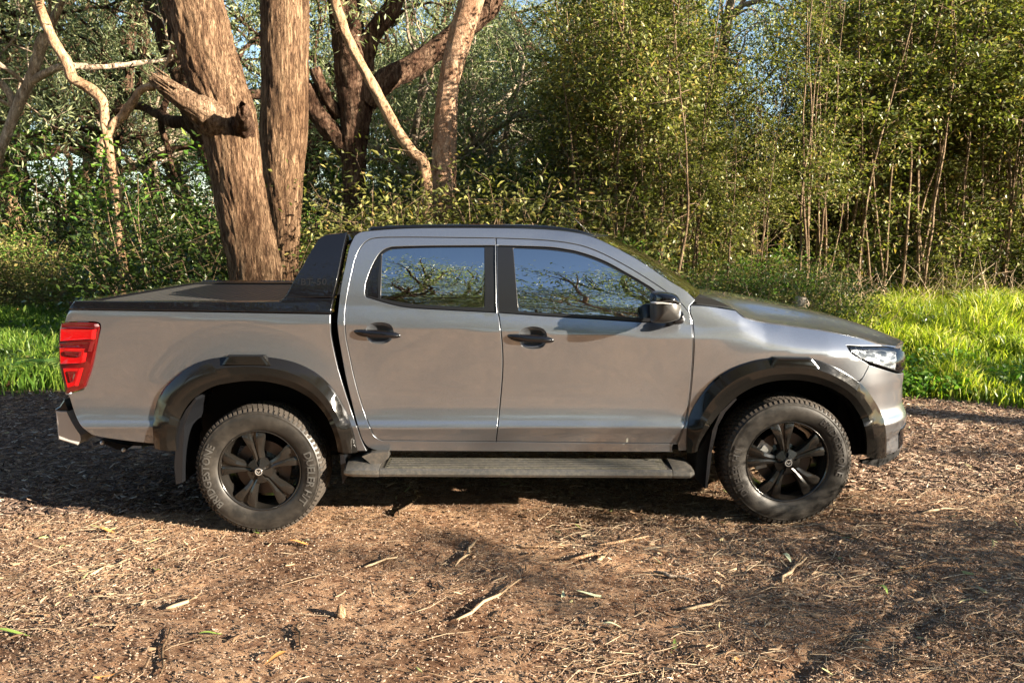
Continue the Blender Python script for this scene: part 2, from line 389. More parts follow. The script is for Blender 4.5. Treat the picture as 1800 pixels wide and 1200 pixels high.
door_union_px = outline([[(872, 418), (759, 416.6), (700, 416.5), (659, 418), (640, 427), (626.7, 448), (618, 480), (611.6, 512), (606.6, 545), (606, 569), (608, 595), (613.4, 622), (621, 658), (630.4, 693.6), (641, 727), (651, 752), (657, 765), (670, 773.5), (690, 774.5)], [(690, 774.5), (1189.6, 779.5)],
    [(1189.6, 779.5), (1200, 755), (1207, 730), (1213, 690), (1217, 638), (1218.5, 600), (1216, 565), (1211, 550), (1193.4, 529), (1155.6, 501), (1099, 466), (1046, 439.5), (1004.5, 427.5), (948, 421), (872, 418)]])
cab_px = outline([[(1222, 527), (1205, 511), (1174.5, 492), (1130, 462), (1099, 444), (1046, 418), (1004, 407.5), (948, 402.5), (872, 400.5), (760, 400.5), (700, 402), (651, 405.5)], [(651, 405.5), (634, 408), (624, 414)], [(624, 414), (614, 435), (607, 467), (600, 500), (595, 540), (593, 567), (595, 590), (600, 620), (609, 667), (620, 713), (629, 748), (637, 772), (648, 786), (665, 792)],
    [(665, 792), (900, 793), (1182, 794)], [(1182, 794), (1182, 781)], [(1182, 781), (1191, 779.8)], [(1191, 779.8), (1201, 755), (1208, 730), (1214, 690), (1218, 638), (1219.5, 600), (1217, 565), (1212, 549), (1212, 538)], [(1212, 538), (1222, 527)]])
tub_px = outline([[(122.7, 544), (250, 546), (393, 548.3), (581.7, 551.7)], [(581.7, 551.7), (581.5, 570), (583, 593), (593, 640), (601, 668), (610, 697), (627, 747), (637, 775), (646, 793)], [(646, 793), (612, 793)],
    [(612, 793), (606, 760), (592, 712), (570, 684), (548, 665), (513, 650), (470, 643), (434, 641), (400, 642), (367, 648), (337, 660), (308, 684), (290, 715), (282, 745), (281, 781)], [(281, 781), (230, 776), (180, 769), (160, 764)],
    [(160, 764), (143, 750), (131, 728), (122, 700)], [(122, 700), (117, 690), (119, 692), (146, 684)], [(146, 684), (160, 650), (173, 590), (176, 574), (171, 567), (145, 565.5), (113, 567)], [(113, 567), (117, 553), (122.7, 544)]])
# the rear lamp nests in the notch of the tub side
rdoor = panel('rear_door', invl(rear_door_px), PAINT, truck, holes=(invl(rear_win_px), invl(catmull([(645, 577), (652, 570), (667, 567.5), (682, 570), (689, 577), (690, 590), (682, 600), (667, 603), (652, 600), (645, 590)], 4, True), 3)))
fdoor = panel('front_door', invl(front_door_px), PAINT, truck, holes=(invl(front_win_px), invl(catmull([(914, 585), (921, 578), (937, 575), (952, 578), (959, 585), (960, 598), (953, 609), (937, 612), (921, 609), (914, 598)], 4, True), 3)))
cabs = panel('cab_side', invl(cab_px), PAINT, truck, holes=(invl(door_union_px),), gap=.0, skirt=.03)
tub = panel('tub_side', invl(tub_px), PAINT, truck, skirt=.03)
# window surrounds and glass are sub-parts of their door
def children_of(o, base): 
    return [c for c in bpy.data.objects if c.parent == o and c.name.split('.')[0] == base]
def far(name): return [c for c in bpy.data.objects if c.parent == truck and c.name.startswith(name + '.')][0]
for d_, wp, gp, extra in ((rdoor, rear_win_px, rear_glass_px, True), (fdoor, front_win_px, front_glass_px, False)):
    fd = far(d_.name)
    tr = panel('window_trim', invl(wp), TRIM, d_, holes=(invl(gp),), gap=.001, lift=-.006, mirror=False); mirrored(tr, 'window_trim', fd)
    g = panel('window_glass', invl(gp), GLASS, d_, gap=-.003, lift=-.010, skirt=.001, rollr=.001, mirror=False); mirrored(g, 'window_glass', fd)
    if extra:
        q = panel('quarter_panel', invl(quarter_px), GLOSSBLACK, d_, gap=.002, lift=-.0035, skirt=.004, mirror=False); mirrored(q, 'quarter_panel', fd)
# door handles with their cups
def bulge(name, px, Yf, Yb, m, parent, rings=5, flat=.0, power=.5, inward=False):
    """a rounded solid whose outline is seen in the photo at distance Yb, rising to Yf"""
    P = catmull(px, 5, True) if len(px) < 40 else np.asarray(px, float)
    B = np.array([at(p[0], p[1], Yb) for p in P]); c = B.mean(0); n = len(B); V = []; F = []
    for i in range(rings + 1):
        t = i / rings * math.pi / 2; sc = (math.cos(t) * (1 - flat) + flat) if i < rings or flat else .02
        r = c + (B - c) * max(sc, .02); r[:, 1] = Yb + (Yf - Yb) * math.sin(t) ** (2 * power); V.append(r)
    V = np.concatenate(V)
    for i in range(rings):
        for j in range(n):
            j2 = (j + 1) % n; F.append((i*n + j, i*n + j2, (i+1)*n + j2, (i+1)*n + j))
    F.append(tuple(range(rings * n, rings * n + n)))
    if area(P) > 0: F = [f[::-1] for f in F]
    F = [f[::-1] for f in F]
    o = link(name, mesh(name, V, F, m), parent); flat_edges(o.data, 50); return o
for d_, dx, dy in ((rdoor, 0, 0), (fdoor, 269.5, 8)):
    fd = far(d_.name)
    cup = bulge('handle_cup', [(x + dx, y + dy) for x, y in [(644, 577), (652, 569.5), (667, 567), (682, 569.5), (690, 577), (691, 590), (683, 600.5), (667, 603.5), (651, 600.5), (643, 590)]], -.0 + .046, .018, PAINT, d_, inward=True)
    mirrored(cup, 'handle_cup', fd)
    h = bulge('door_handle', [(x + dx, y + dy) for x, y in [(622, 580), (640, 578.5), (667, 580), (690, 582.5), (703, 587), (704, 592), (696, 594), (667, 594), (640, 592), (626, 587)]], -.028, .012, GLOSSBLACK, d_, flat=.35)
    mirrored(h, 'door_handle', fd)

# ---- wheel arch flares
def loft(name, curves, m, parent, mirror=True, closed=False, flip=False, sharp=30):
    n = len(curves[0]); V = np.concatenate(curves); F = []
    for i in range(len(curves) - 1):
        for j in range(n if closed else n - 1):
            j2 = (j + 1) % n; f = (i*n + j, i*n + j2, (i+1)*n + j2, (i+1)*n + j); F.append(f[::-1] if flip else f)
    o = link(name, mesh(name, V, F, m), parent); flat_edges(o.data, sharp)
    if mirror: mirrored(o)
    return o
def even(P, n):
    P = np.asarray(P, float); d = np.r_[0, np.cumsum(np.linalg.norm(np.diff(P, axis=0), axis=1))]; t = np.linspace(0, d[-1], n)
    return np.stack([np.interp(t, d, P[:, k]) for k in range(P.shape[1])], 1)
def flare(name, outer, inner, bumps):
    n = 90
    O = even(catmull(outer, 8), n); I = even(catmull(inner, 8), n)
    Os = np.array([inv(*p) for p in O]); So = S(Os[:, 0], Os[:, 1]); No = N(Os[:, 0], Os[:, 1])
    Iw = np.array([at(p[0], p[1], -.012) for p in I])
    Is = np.array([inv(*p) for p in I]); xs = S(np.clip(Is[:, 0], -9, X0 + .55), Is[:, 1]); dy = np.maximum(xs[:, 1] - .02, -.02)
    Iw = np.array([at(p[0], p[1], y - .018) for p, y in zip(I, dy)])
    rid = []
    for a, b, no in zip(So, Iw, No):
        rid.append(a * .62 + b * .38 + np.array([0, -.034, 0]))
    sm = lambda A: np.stack([np.convolve(np.pad(A[:, q], 7, 'reflect', reflect_type='odd'), np.hanning(17)[1:-1] / np.hanning(17)[1:-1].sum(), 'valid') for q in range(3)], 1)
    rid = sm(np.array(rid)); No = sm(No); No /= np.linalg.norm(No, axis=1)[:, None]; o1 = So + No * .008; o2 = So * .95 + Iw * .05 + np.array([0, -.016, 0]); o3 = (rid + Iw) / 2 + np.array([0, -.010, 0])
    cen = Iw.mean(0) + np.array([0, 0, -.1])
    in1 = Iw + np.array([0, .006, 0]) ; d = Iw - cen; d[:, 1] = 0; d /= np.linalg.norm(d, axis=1)[:, None]
    in1 = Iw + d * .004 + np.array([0, .008, 0]); in2 = Iw + d * .012 + np.array([0, .11, 0])
    f = loft(name, [So - No * .02, o1, o2, rid, o3, Iw, in1, in2], FLARE, truck, sharp=24)
    for bp in bumps:
        P = catmull(bp, 1, True) if False else np.array(bp, float)
        b = bulge('flare_badge_pad', list(resample(np.r_[P, P[:1]], 4)[:-1]), -.045, -.008, FLARE, f, rings=2, flat=.82, power=.3)
    return f, Iw
rf, rI = flare('rear_arch_flare', [(272, 786), (270, 760), (270, 737), (282, 693), (308, 663), (337.5, 642), (367, 631), (397, 627), (434, 625), (470, 627), (513, 635), (548, 650), (574, 670), (594, 696), (612, 731), (622, 762), (629, 793)],
    [(310, 792), (308, 769), (313, 743), (326, 717), (343, 698), (372.5, 680), (402, 673), (437, 669), (472, 671), (513, 682), (548, 702), (571, 728), (580, 745), (585.5, 757.5), (591, 776), (594, 794)], [[(391, 640), (402, 623), (467, 623), (481, 641)]])
ff, fI = flare('front_arch_flare', [(1206, 794), (1206, 765), (1211, 733), (1226.7, 701.7), (1252, 670), (1283.7, 648), (1321.7, 634), (1356, 628.5), (1390, 627), (1423, 629), (1450, 637), (1473.8, 648), (1511.8, 673), (1534, 701.7), (1549.8, 733), (1556, 765), (1556, 803)],
    [(1226, 792), (1230, 778), (1245.7, 752), (1268, 722), (1293, 698.6), (1321.7, 681), (1353, 671), (1385, 667.5), (1416.8, 669.4), (1454.8, 679.6), (1489.6, 700), (1511.8, 730), (1519, 748), (1523, 765), (1524, 785), (1523, 803)], [[(1346, 645), (1357, 626.5), (1424, 627.5), (1440, 646)]])
# liners: dark half barrels behind the openings
for I, nm in ((rI, 'wheel_arch_liner'), (fI, 'wheel_arch_liner')):
    c = np.array([I[:, 0].mean(), 0, .45]); J = I.copy(); J[:, 0] = c[0] + (I[:, 0] - c[0]) * 1.02 + 0; J[:, 2] = .46 + (I[:, 2] - .46) * 1.0 + .012
    curves = [J + np.array([0, .03, 0]), J + np.array([0, .30, 0]), J + np.array([0, .42, 0])]
    loft(nm, curves, DARK, truck)

# ---- front wing, bumper, lamp, grille, bonnet
fender_px = outline([[(1213, 536), (1236, 537), (1262, 540), (1293, 545)], [(1293, 545), (1309, 557.6), (1337.6, 565.5), (1385, 572), (1448, 581), (1512, 594), (1543, 604), (1575, 609)], [(1575, 609), (1489, 607.5)], [(1489, 607.5), (1499, 622), (1521, 635.5), (1529, 641)], [(1529, 641), (1516.5, 665)],
    [(1516.5, 665), (1500, 672), (1465, 658), (1425, 649), (1390, 646), (1350, 649), (1318, 655), (1290, 665), (1262, 684), (1240, 708), (1225, 735), (1218, 765), (1217, 790)], [(1217, 790), (1192, 793)], [(1192, 793), (1191, 779.8)], [(1191, 779.8), (1201, 755), (1208, 730), (1214, 690), (1218.5, 638), (1220, 600), (1217.5, 565), (1213, 549), (1213, 536)]])
panel('front_wing', invl(fender_px), PAINT, truck, skirt=.03)
lamp_px = outline([[(1489.6, 608.3), (1530, 609), (1560, 609.5), (1576, 611)], [(1576, 611), (1590, 618)], [(1590, 618), (1595, 633), (1593, 645)], [(1593, 645), (1585, 653), (1575, 653)], [(1575, 653), (1550, 645), (1521, 635), (1499, 621), (1489.6, 608.3)]])
SMAX = X0 + LN
def szline(*p): return resample(np.array(p, float), .03)
lamp = invl(lamp_px, 4); lampe = lamp[lamp[:, 0].argmax()]
headl = panel('headlight', lamp, CHROME, truck, lift=-.045, skirt=.002, mirror=False)
t_ = nz(CHROME, 14, 4, .6, vec=(1, 1, 3)); N_, L_ = nodes(CHROME); setin(CHROME, 'Normal', bump(CHROME, t_.outputs[0], .5, .02)); setin(CHROME, 'Base Color', ramp(CHROME, t_.outputs[0], [(.40, (.10, .11, .12)), (.50, (.34, .36, .38)), (.6, (.75, .77, .8))]))
hl_m = mirrored(headl)
for par, mir in ((headl, 0), (hl_m, 1)):
    ln = panel('lamp_lens', lamp, LENS, par, lift=.002, skirt=.03, mirror=False)
    rm = panel('lamp_bezel', lamp, GLOSSBLACK, par, holes=(shrink(clean(lamp), .012),), gap=.001, lift=-.004, skirt=.035, rollr=.001, mirror=False)
    if mir:
        for q in (ln, rm): mq = mirrored(q, q.name.split('.')[0], par); bpy.data.objects.remove(q)
zz = lambda px, py: inv(px, py)[1]
Pc = lambda px, py: tuple(inv(px, py))
bump_px = invl(outline([[(1516.5, 665), (1529, 641.5)], [(1529, 641.5), (1550, 648), (1575, 655.5), (1586, 656)]]), 5)
b_low = invl(outline([[(1554, 801), (1551, 765), (1543, 733), (1528, 702), (1516.5, 684), (1508, 672)]]), 5)
bz0 = bump_px[-1][1]; bz1 = b_low[0][1]
bumper = panel('front_bumper', np.r_[bump_px, szline((bump_px[-1][0], bz0), (SMAX - .62, bz0), (SMAX - .55, bz0 - .10), (SMAX - .35, bz0 - .27), (SMAX, bz0 - .30)), szline((SMAX, bz1), (b_low[0][0], bz1)), b_low], PAINT, truck, gap=.001)
panel('front_grille', np.r_[szline((lamp[:, 0].max() + .005, zz(1575, 609) - .006), (SMAX, zz(1575, 609) - .006)), szline((SMAX, bz0 - .27), (SMAX - .35, bz0 - .26), (SMAX - .55, bz0 - .08), (SMAX - .62, bz0 + .012), (bump_px[-1][0], bz0 + .012))], GLOSSBLACK, truck, lift=-.02, gap=.001)
sB = b_low[0][0]; panel('lower_lip', np.r_[szline((sB - .20, bz1 - .01), (SMAX, bz1 - .01)), szline((SMAX, bz1 - .07), (sB + .25, bz1 - .05), (sB - .02, bz1 - .075), (sB - .20, bz1 - .03))], DARK, truck, lift=-.012, gap=.001)
sF = inv(1578, 770)[0]; zF = inv(1570, 770)[1]; panel('fog_lamp_bezel', resample([(sF, zF + .05), (sF + .16, zF + .07), (sF + .20, zF - .06), (sF + .02, zF - .09), (sF, zF + .05)], .02), GLOSSBLACK, truck, lift=.004, skirt=.01)
# bonnet
ed = np.r_[invl([(1293, 545), (1309, 557.6), (1337.6, 565.5), (1385, 572), (1448, 581), (1512, 594), (1543, 604), (1575, 609)], 8)]
ed3 = S(ed[:, 0], ed[:, 1]); 
se = np.linspace(ed[-1][0], SMAX - .02, 14)[1:]; zfe = ed[-1][1]; fr3 = S(se, np.full_like(se, zfe) + .0)
cow = np.array([at(1213, 534, .17), at(1240, 537, .15), at(1265, 540, .14)])
ed3 = np.r_[cow, ed3, fr3]; ed3[:, 2] += .002
k_ = np.argsort(ed3[:, 0]); ed3 = ed3[k_]; xs = np.linspace(ed3[0][0], ed3[-1][0] - .002, 110); ye = np.interp(xs, ed3[:, 0], ed3[:, 1]) + .004; ze = np.interp(xs, ed3[:, 0], ed3[:, 2])
sil = np.array([at(px, py, .6) for px, py in [(1215, 516), (1258, 519.6), (1322, 526), (1385, 537), (1432, 546.5), (1480, 557.6), (1527.6, 573), (1559, 586), (1581, 595.6), (1592, 605)]])
cr = np.interp(xs, sil[:, 0], sil[:, 2]) - ze; cr = np.maximum(cr, .004); cr = np.convolve(np.pad(cr, 6, 'edge'), np.ones(13) / 13, 'valid')
zs_ = np.convolve(np.pad(ze, 4, 'edge'), np.ones(9) / 9, 'valid'); ze2 = ze
tau = np.r_[0, .01, np.linspace(.03, 1, 34)]
g = np.interp(tau, [0, .1, .22, .32, .38, .46, .6, .8, 1], [0, .12, .34, .60, .80, .93, .98, 1.0, 1.0])
g = np.convolve(np.pad(g, 1, 'edge'), [.25, .5, .25], 'valid'); g[0] = 0
HV = []
for t, gg in list(zip(tau, g)) + list(zip(2 - tau[::-1][1:], g[::-1][1:])):
    y = ye + (W2 - ye) * t if t <= 1 else 2 * W2 - (ye + (W2 - ye) * (2 - t))
    HV.append(np.stack([xs, y, ze2 * max(0, 1 - gg) + zs_ * min(1, gg) + cr * gg], 1))
low = HV[0].copy(); low[:, 2] -= .02; low[:, 1] += .004; low2 = HV[-1].copy(); low2[:, 2] -= .02; low2[:, 1] -= .004
hood = loft('bonnet', [low] + HV + [low2], PAINT, truck, mirror=False, sharp=60)
# cowl, wipers, windscreen
def strip(name, px, Y0, Y1, m, parent=truck, mirror=False, dz=0):
    """an outline seen at distance Y0, carried through to Y1"""
    P = np.asarray(px, float); A = np.array([at(p[0], p[1], Y0) for p in P]); B = A.copy(); B[:, 1] = Y1; n = len(A)
    F = [tuple(range(n)), tuple(range(2*n - 1, n - 1, -1))] + [(j, (j+1) % n + 0, n + (j+1) % n, n + j) for j in range(n)]
    F = [F[0], F[1]] + [f[::-1] for f in F[2:]]
    if area(P) > 0: F = [f[::-1] for f in F]
    F = [f[::-1] for f in F]
    o = link(name, mesh(name, np.r_[A, B], F, m, smooth=False), parent)
    if mirror: mirrored(o)
    return o
strip('cowl_panel', [(1214, 524), (1225, 521), (1258, 527), (1286, 540), (1270, 546), (1236, 542)], .2, 1.67, DARK)
V_, F_ = tube([([at(1222, 521, .35), at(1240, 523, .4), at(1262, 530, .45), at(1276, 539, .5)], [.008] * 4), ([at(1216, 519, .35), at(1214, 512, .8), at(1216, 507, 1.3)], [.007] * 3)], 5)
link('wiper', mesh('wiper', V_, F_, TRIM), truck)
ap = np.array([at(px, py, .0) for px, py in [(1, 1)]])
ws_px = [(1222, 524), (1200, 507), (1174.5, 490.5), (1130, 460.5), (1099, 442.5), (1046, 417)]
wsn = []
for px, py in ws_px:
    s_, z_ = inv(px, py); p = S(s_, z_); wsn.append(p + np.array([0, .012, 0]))
wsn = np.array(wsn); W = []
for t in np.linspace(0, 1, 25):
    c = wsn.copy(); c[:, 1] = wsn[:, 1] + (2 * W2 - 2 * wsn[:, 1]) * t; b = 4 * t * (1 - t); c[:, 0] += .17 * b ** 1.0 * np.linspace(1, .9, len(c)); c[:, 2] += .008 * b; W.append(c)
loft('windscreen', W, GLASS, truck, mirror=False)
# roof
rp = []
for px, py in catmull([(1044, 417), (1020, 411), (990, 406), (948, 402.3), (872, 400), (760, 400), (700, 401.5), (651, 405), (636, 407.5)], 5):
    s_, z_ = inv(px, py); rp.append(S(s_, z_))
rp = np.array(rp); Rf = []
for t in np.linspace(0, 1, 31):
    c = rp.copy(); c[:, 1] = rp[:, 1] + (2 * W2 - 2 * rp[:, 1]) * t; b = 1 - abs(2*t - 1) ** 2.2; c[:, 2] += .012 * b; c[:, 0] += .15 * b ** 1.0 * (np.linspace(1, 0, len(c)) ** 3); Rf.append(c)
roof = loft('roof', Rf, PAINT, truck, mirror=False, flip=True)
rr_ = [at(px, py, .33) for px, py in catmull([(1046, 419), (1030, 413), (1004, 406.5), (960, 401.5), (900, 399.5), (800, 399), (721, 400), (680, 401.5), (648, 404)], 4)]
V_, F_ = tube([(rr_, [.008] + [.019] * (len(rr_) - 2) + [.008])], 8); V_ = np.array(V_); V_[:, 2] -= .002
rail = link('roof_rail', mesh('roof_rail', V_, F_, GLOSSBLACK), truck); mirrored(rail)
V_, F_ = tube([([at(1046, 420, .5), at(1040, 414, .5)], [.012, .009]), ([at(1041, 415, .5), at(1010, 385, .5), at(985, 352, .5)], [.004, .0025, .0015])], 6)
link('antenna', mesh('antenna', V_, F_, TRIM), truck)
# back wall of the cab, floor pan, inner shell
cabr = []
for px, py in [(627, 414), (611, 467), (602, 513), (597, 560), (603, 620), (625, 713), (650, 780)]:
    s_, z_ = inv(px, py); cabr.append(S(s_, z_) + np.array([.02, .01, 0]))
cabr = np.array(cabr); C2 = []
for t in np.linspace(0, 1, 9):
    c = cabr.copy(); c[:, 1] = cabr[:, 1] + (2*W2 - 2*cabr[:, 1]) * t; c[:, 0] -= .03 * 4 * t * (1 - t); C2.append(c)
loft('cab_back_wall', C2, GLOSSBLACK, truck, mirror=False, flip=True)
V_ = []; F_ = []
box(V_, F_, -.78, 1.05, .09, 1.78, .50, .60); box(V_, F_, -2.5, 2.25, .45, 1.42, .42, .62); box(V_, F_, -2.45, -1.98, .12, 1.75, .62, 1.22); box(V_, F_, -2.0, -1.02, .44, 1.43, .6, 1.22); box(V_, F_, 1.1, 2.1, .46, 1.41, .5, 1.02)
box(V_, F_, 1.02, 1.10, .12, 1.75, .55, 1.22); box(V_, F_, 2.0, 2.2, .25, 1.62, .42, .98); box(V_, F_, -.72, 1.02, .075, .10, .60, 1.18); box(V_, F_, -.72, 1.02, 1.77, 1.795, .60, 1.18); box(V_, F_, -.86, -.72, .09, 1.78, .58, 1.2)
link('underbody', mesh('underbody', V_, F_, DARK, smooth=False), truck)
V_, F_ = tube([([(-1.494, .25, .385), (-1.494, 1.62, .385)], [.045, .045]), ([(-1.494, .9, .385), (-1.494, 1.05, .385)], [.14, .14]), ([(1.628, .3, .43), (1.628, 1.57, .43)], [.03, .03]), ([(-1.4, .55, .38), (0, .85, .42), (1.0, .85, .45)], [.04] * 3)], 12)
link('axle', mesh('axle', V_, F_, DARK), truck)
# seats and steering wheel inside
for sx, sy in ((.12, .47), (.12, 1.4), (-.62, .5), (-.62, 1.38)):
    P = np.array([(-.2, .0), (.3, .0), (.3, .1), (-.05, .14), (-.22, .7), (-.32, .7), (-.2, .0)]); V_ = []; F_ = []
    A = np.array([(sx + a, sy - .24, .82 + b) for a, b in P[:-1]]); B2 = A + np.array([0, .48, 0]); n = 6
    F_ = [tuple(range(n)), tuple(range(2*n-1, n-1, -1))] + [(j, n + j, n + (j+1) % n, (j+1) % n) for j in range(n)]
    st = link('seat', mesh('seat', np.r_[A, B2], F_, SEAT, smooth=False), truck)
    o = bpy.data.objects.new('headrest', None)
    u, v = np.meshgrid(np.linspace(0, 2*math.pi, 17)[:-1], np.linspace(.05, math.pi - .05, 9)); ex = lambda a, p: np.sign(a) * abs(a) ** p
    V_ = np.stack([sx - .29 + .05 * ex(np.cos(v), .6), sy + .13 * ex(np.sin(v) * np.cos(u), .6), 1.60 + .085 * ex(np.sin(v) * np.sin(u), .6)], -1).reshape(-1, 3)
    F_ = [(i*16 + j, i*16 + (j+1) % 16, (i+1)*16 + (j+1) % 16, (i+1)*16 + j) for i in range(8) for j in range(16)]
    bpy.data.objects.remove(o); link('headrest', mesh('headrest', V_, F_, SEAT), st)
V_ = []; F_ = []; box(V_, F_, .72, 1.08, .14, 1.73, .95, 1.24); link('dashboard', mesh('dashboard', V_, F_, SEAT, smooth=False), truck)
a_ = np.linspace(0, 2*math.pi, 25); V_, F_ = tube([(np.stack([.55 + .10 * np.sin(a_), .47 + .19 * np.cos(a_), 1.25 + .16 * np.sin(a_)], 1), [.014] * 25)], 6); link('steering_wheel', mesh('steering_wheel', V_, F_, SEAT), truck)

# ---- bed: rail caps, cover, tailgate, sports bar
cap_px = outline([[(122, 544), (127, 536), (133, 529.5), (140, 529)], [(140, 529), (300, 530), (393, 530.5), (480, 530.5), (494, 528), (504, 521)], [(504, 521), (560, 524), (587, 524)], [(587, 524), (582, 551.5)], [(582, 551.5), (393, 547.8), (122, 544)]])
cap = panel('bed_rail_cap', invl(cap_px), GLOSSBLACK, truck, lift=.010, gap=0, rollr=.006, skirt=.06)
zr = at(300, 530, .05)[2]
V_ = []; F_ = []
box(V_, F_, -2.50, -1.06, .055, .17, zr - .04, zr - .004); o = link('bed_side_rail', mesh('bed_side_rail', V_, F_, TRIM, smooth=False), truck); V_ = []; F_ = []; box(V_, F_, -2.50, -1.06, 1.70, 1.815, zr - .04, zr - .004); o = link('bed_side_rail', mesh('bed_side_rail', V_, F_, TRIM, smooth=False), truck)
V_ = []; F_ = []; box(V_, F_, -2.49, -1.15, .171, 1.699, zr - .045, zr - .016)
for i in range(26): box(V_, F_, -2.46 + i * .05, -2.46 + i * .05 + .003, .175, 1.695, zr - .0165, zr - .0145)
link('bed_cover', mesh('bed_cover', V_, F_, COVER, smooth=False), truck)
V_ = []; F_ = []; box(V_, F_, -2.57, -2.50, .16, 1.71, .62, zr - .06); link('tailgate', mesh('tailgate', V_, F_, PAINT, smooth=False), truck)
V_ = []; F_ = []; box(V_, F_, -2.57, -2.50, .09, 1.78, zr - .05, zr - .004); link('tailgate_cap', mesh('tailgate_cap', V_, F_, GLOSSBLACK, smooth=False), truck)
bar_px = outline([[(586, 524), (500, 524)], [(500, 524), (508, 511), (519, 490), (533, 467), (547, 442), (556, 428), (564, 418), (574, 413)], [(574, 413), (590, 411), (611, 409.5)], [(611, 409.5), (604, 440), (598, 470), (592, 500), (586, 524)]])
bar = panel('sports_bar', invl(bar_px), GLOSSBLACK, truck, lift=.012, skirt=.07, rollr=.008, gap=0)
# embossed lettering on the sail panel
def text_mesh(s, font_size, extrude=0.0):
    c = bpy.data.curves.new('lettering', 'FONT'); c.body = s; c.size = font_size; c.extrude = extrude; c.align_x = 'CENTER'; c.offset = font_size * .025; c.resolution_u = 2
    o = bpy.data.objects.new('lettering', c); col.objects.link(o); dg = bpy.context.evaluated_depsgraph_get(); me = o.evaluated_get(dg).to_mesh()
    V = np.array([tuple(v.co) for v in me.vertices]); F = [tuple(p.vertices) for p in me.polygons]; o.evaluated_get(dg).to_mesh_clear(); bpy.data.objects.remove(o); bpy.data.curves.remove(c)
    return V, F
TV, TF = text_mesh('BT-50', .052, .0)
s0, z0 = inv(552, 502); sc = 1.18
q = S(s0 + TV[:, 0] * sc, z0 + TV[:, 1] * 1.0) + N(s0 + TV[:, 0], z0 + TV[:, 1]) * .0145
LETB = mat('embossed_black_lettering', (.006, .006, .007), rough=.35, spec=.4)
link('lettering', mesh('lettering', q, TF, LETB, smooth=False), bar)
TV2 = TV.copy(); q2 = S(s0 - TV[:, 0] * sc, z0 + TV[:, 1]) + N(s0 - TV[:, 0], z0 + TV[:, 1]) * .0145; q2[:, 1] = 2*W2 - q2[:, 1]
link('lettering', mesh('lettering', q2, TF, LETB, smooth=False), far('sports_bar'))
# hoop across the bed
hp = []
for t in np.linspace(0, 1, 24):
    a = at(592, 414, .33); x = a[0] - .01; y = .30 + 1.27 * t; z = a[2] - .035 + .03 * math.sin(math.pi * t) ** .5; hp.append((x + .05 * math.sin(math.pi * t) ** .4, y, z))
hp = np.array(hp); sect = [(-.11, 0), (-.08, .025), (.0, .036), (.05, .03), (.07, 0), (.05, -.03), (-.08, -.03)]
loft('sports_bar_hoop', [hp + np.array([a, 0, b]) for a, b in sect + sect[:1]], GLOSSBLACK, truck, mirror=False, flip=True)
fn = inv(617, 407)
# rear lamp
tl_px = outline([[(113, 567.5), (145, 566.5), (168, 568)], [(168, 568), (174.5, 571), (175.5, 578)], [(175.5, 578), (168, 615), (160, 647), (150, 674)], [(150, 674), (147, 681), (138, 686)], [(138, 686), (117, 691.5)], [(117, 691.5), (110, 665), (105, 640), (103.5, 615), (104, 590), (107, 573), (113, 567.5)]])
def side_out(px, Y=.0):
    out = []
    for p in resample(np.r_[px, px[:1]], 5)[:-1]:
        out.append(p)
    return np.array(out)
def tail(name, px, Yf, m, parent, wrap=True, thick=.05):
    """lamp body: flank face following the truck side, wrapped round the corner"""
    P = np.asarray(px, float); A = []
    for p in resample(np.r_[P, P[:1]], 4)[:-1]:
        y = Yf
        for _ in range(6):
            a = at(p[0], p[1], y); q_ = np.clip((-2.56 - a[0]) / .13, 0, .98); y = Yf + .10 * (1 - math.sqrt(1 - q_ * q_))
        A.append(at(p[0], p[1], y))
    A = np.array(A); n = len(A); c = A.mean(0); rin = c + (A - c) * .93; rin[:, 1] -= .006
    mid = c + (A - c) * .5; mid[:, 1] = rin[:, 1] * .5 + c[1] * .5 - (.006 if len(px) > 12 else 0)
    back = A + np.array([0, thick, 0]); back[:, 0] += .01
    V = np.concatenate([back, A, rin, mid, [c + np.array([0, -.010 if len(px) > 12 else -.006, 0])]]); F = []
    for i in range(3):
        for j in range(n): j2 = (j + 1) % n; F.append((i*n + j, i*n + j2, (i+1)*n + j2, (i+1)*n + j))
    for j in range(n): F.append((3*n + j, 3*n + (j+1) % n, 4*n))
    if area(P) > 0: F = [f[::-1] for f in F]
    F = [f[::-1] for f in F]
    o = link(name, mesh(name, V, F, m), parent); flat_edges(o.data, 40); return o
tl = tail('tail_light', tl_px, .012, REDL, truck, thick=.14); tlm = mirrored(tl)
for nm, px, m_, y in (('lamp_band', [(106, 578), (165, 579), (163, 596), (105, 600)], REDB, -.016), ('lamp_band_dark', [(104, 603), (162, 600), (157, 618), (151, 620), (150, 611), (105, 609)], REDD, -.016), ('lamp_element', [(104.5, 611), (151, 611.5), (146, 636), (140, 639), (106, 640)], REDB, -.016), ('lamp_element', [(111, 647), (142, 647), (133, 678), (119, 682)], REDB, -.018),
    ('lamp_band_dark', [(108, 568.5), (168, 569.5), (170, 574), (167, 577), (107, 576)], REDD, -.014), ('lamp_element_inset', [(113, 617), (141, 618), (139, 627), (128, 626), (114, 623)], REDD, -.026), ('lamp_element_inset', [(119, 652), (135, 652), (129, 671), (124, 672)], REDL, -.026)):
    e = tail(nm, px, y + .012, m_, tl, thick=.01); mirrored(e, nm, tlm)
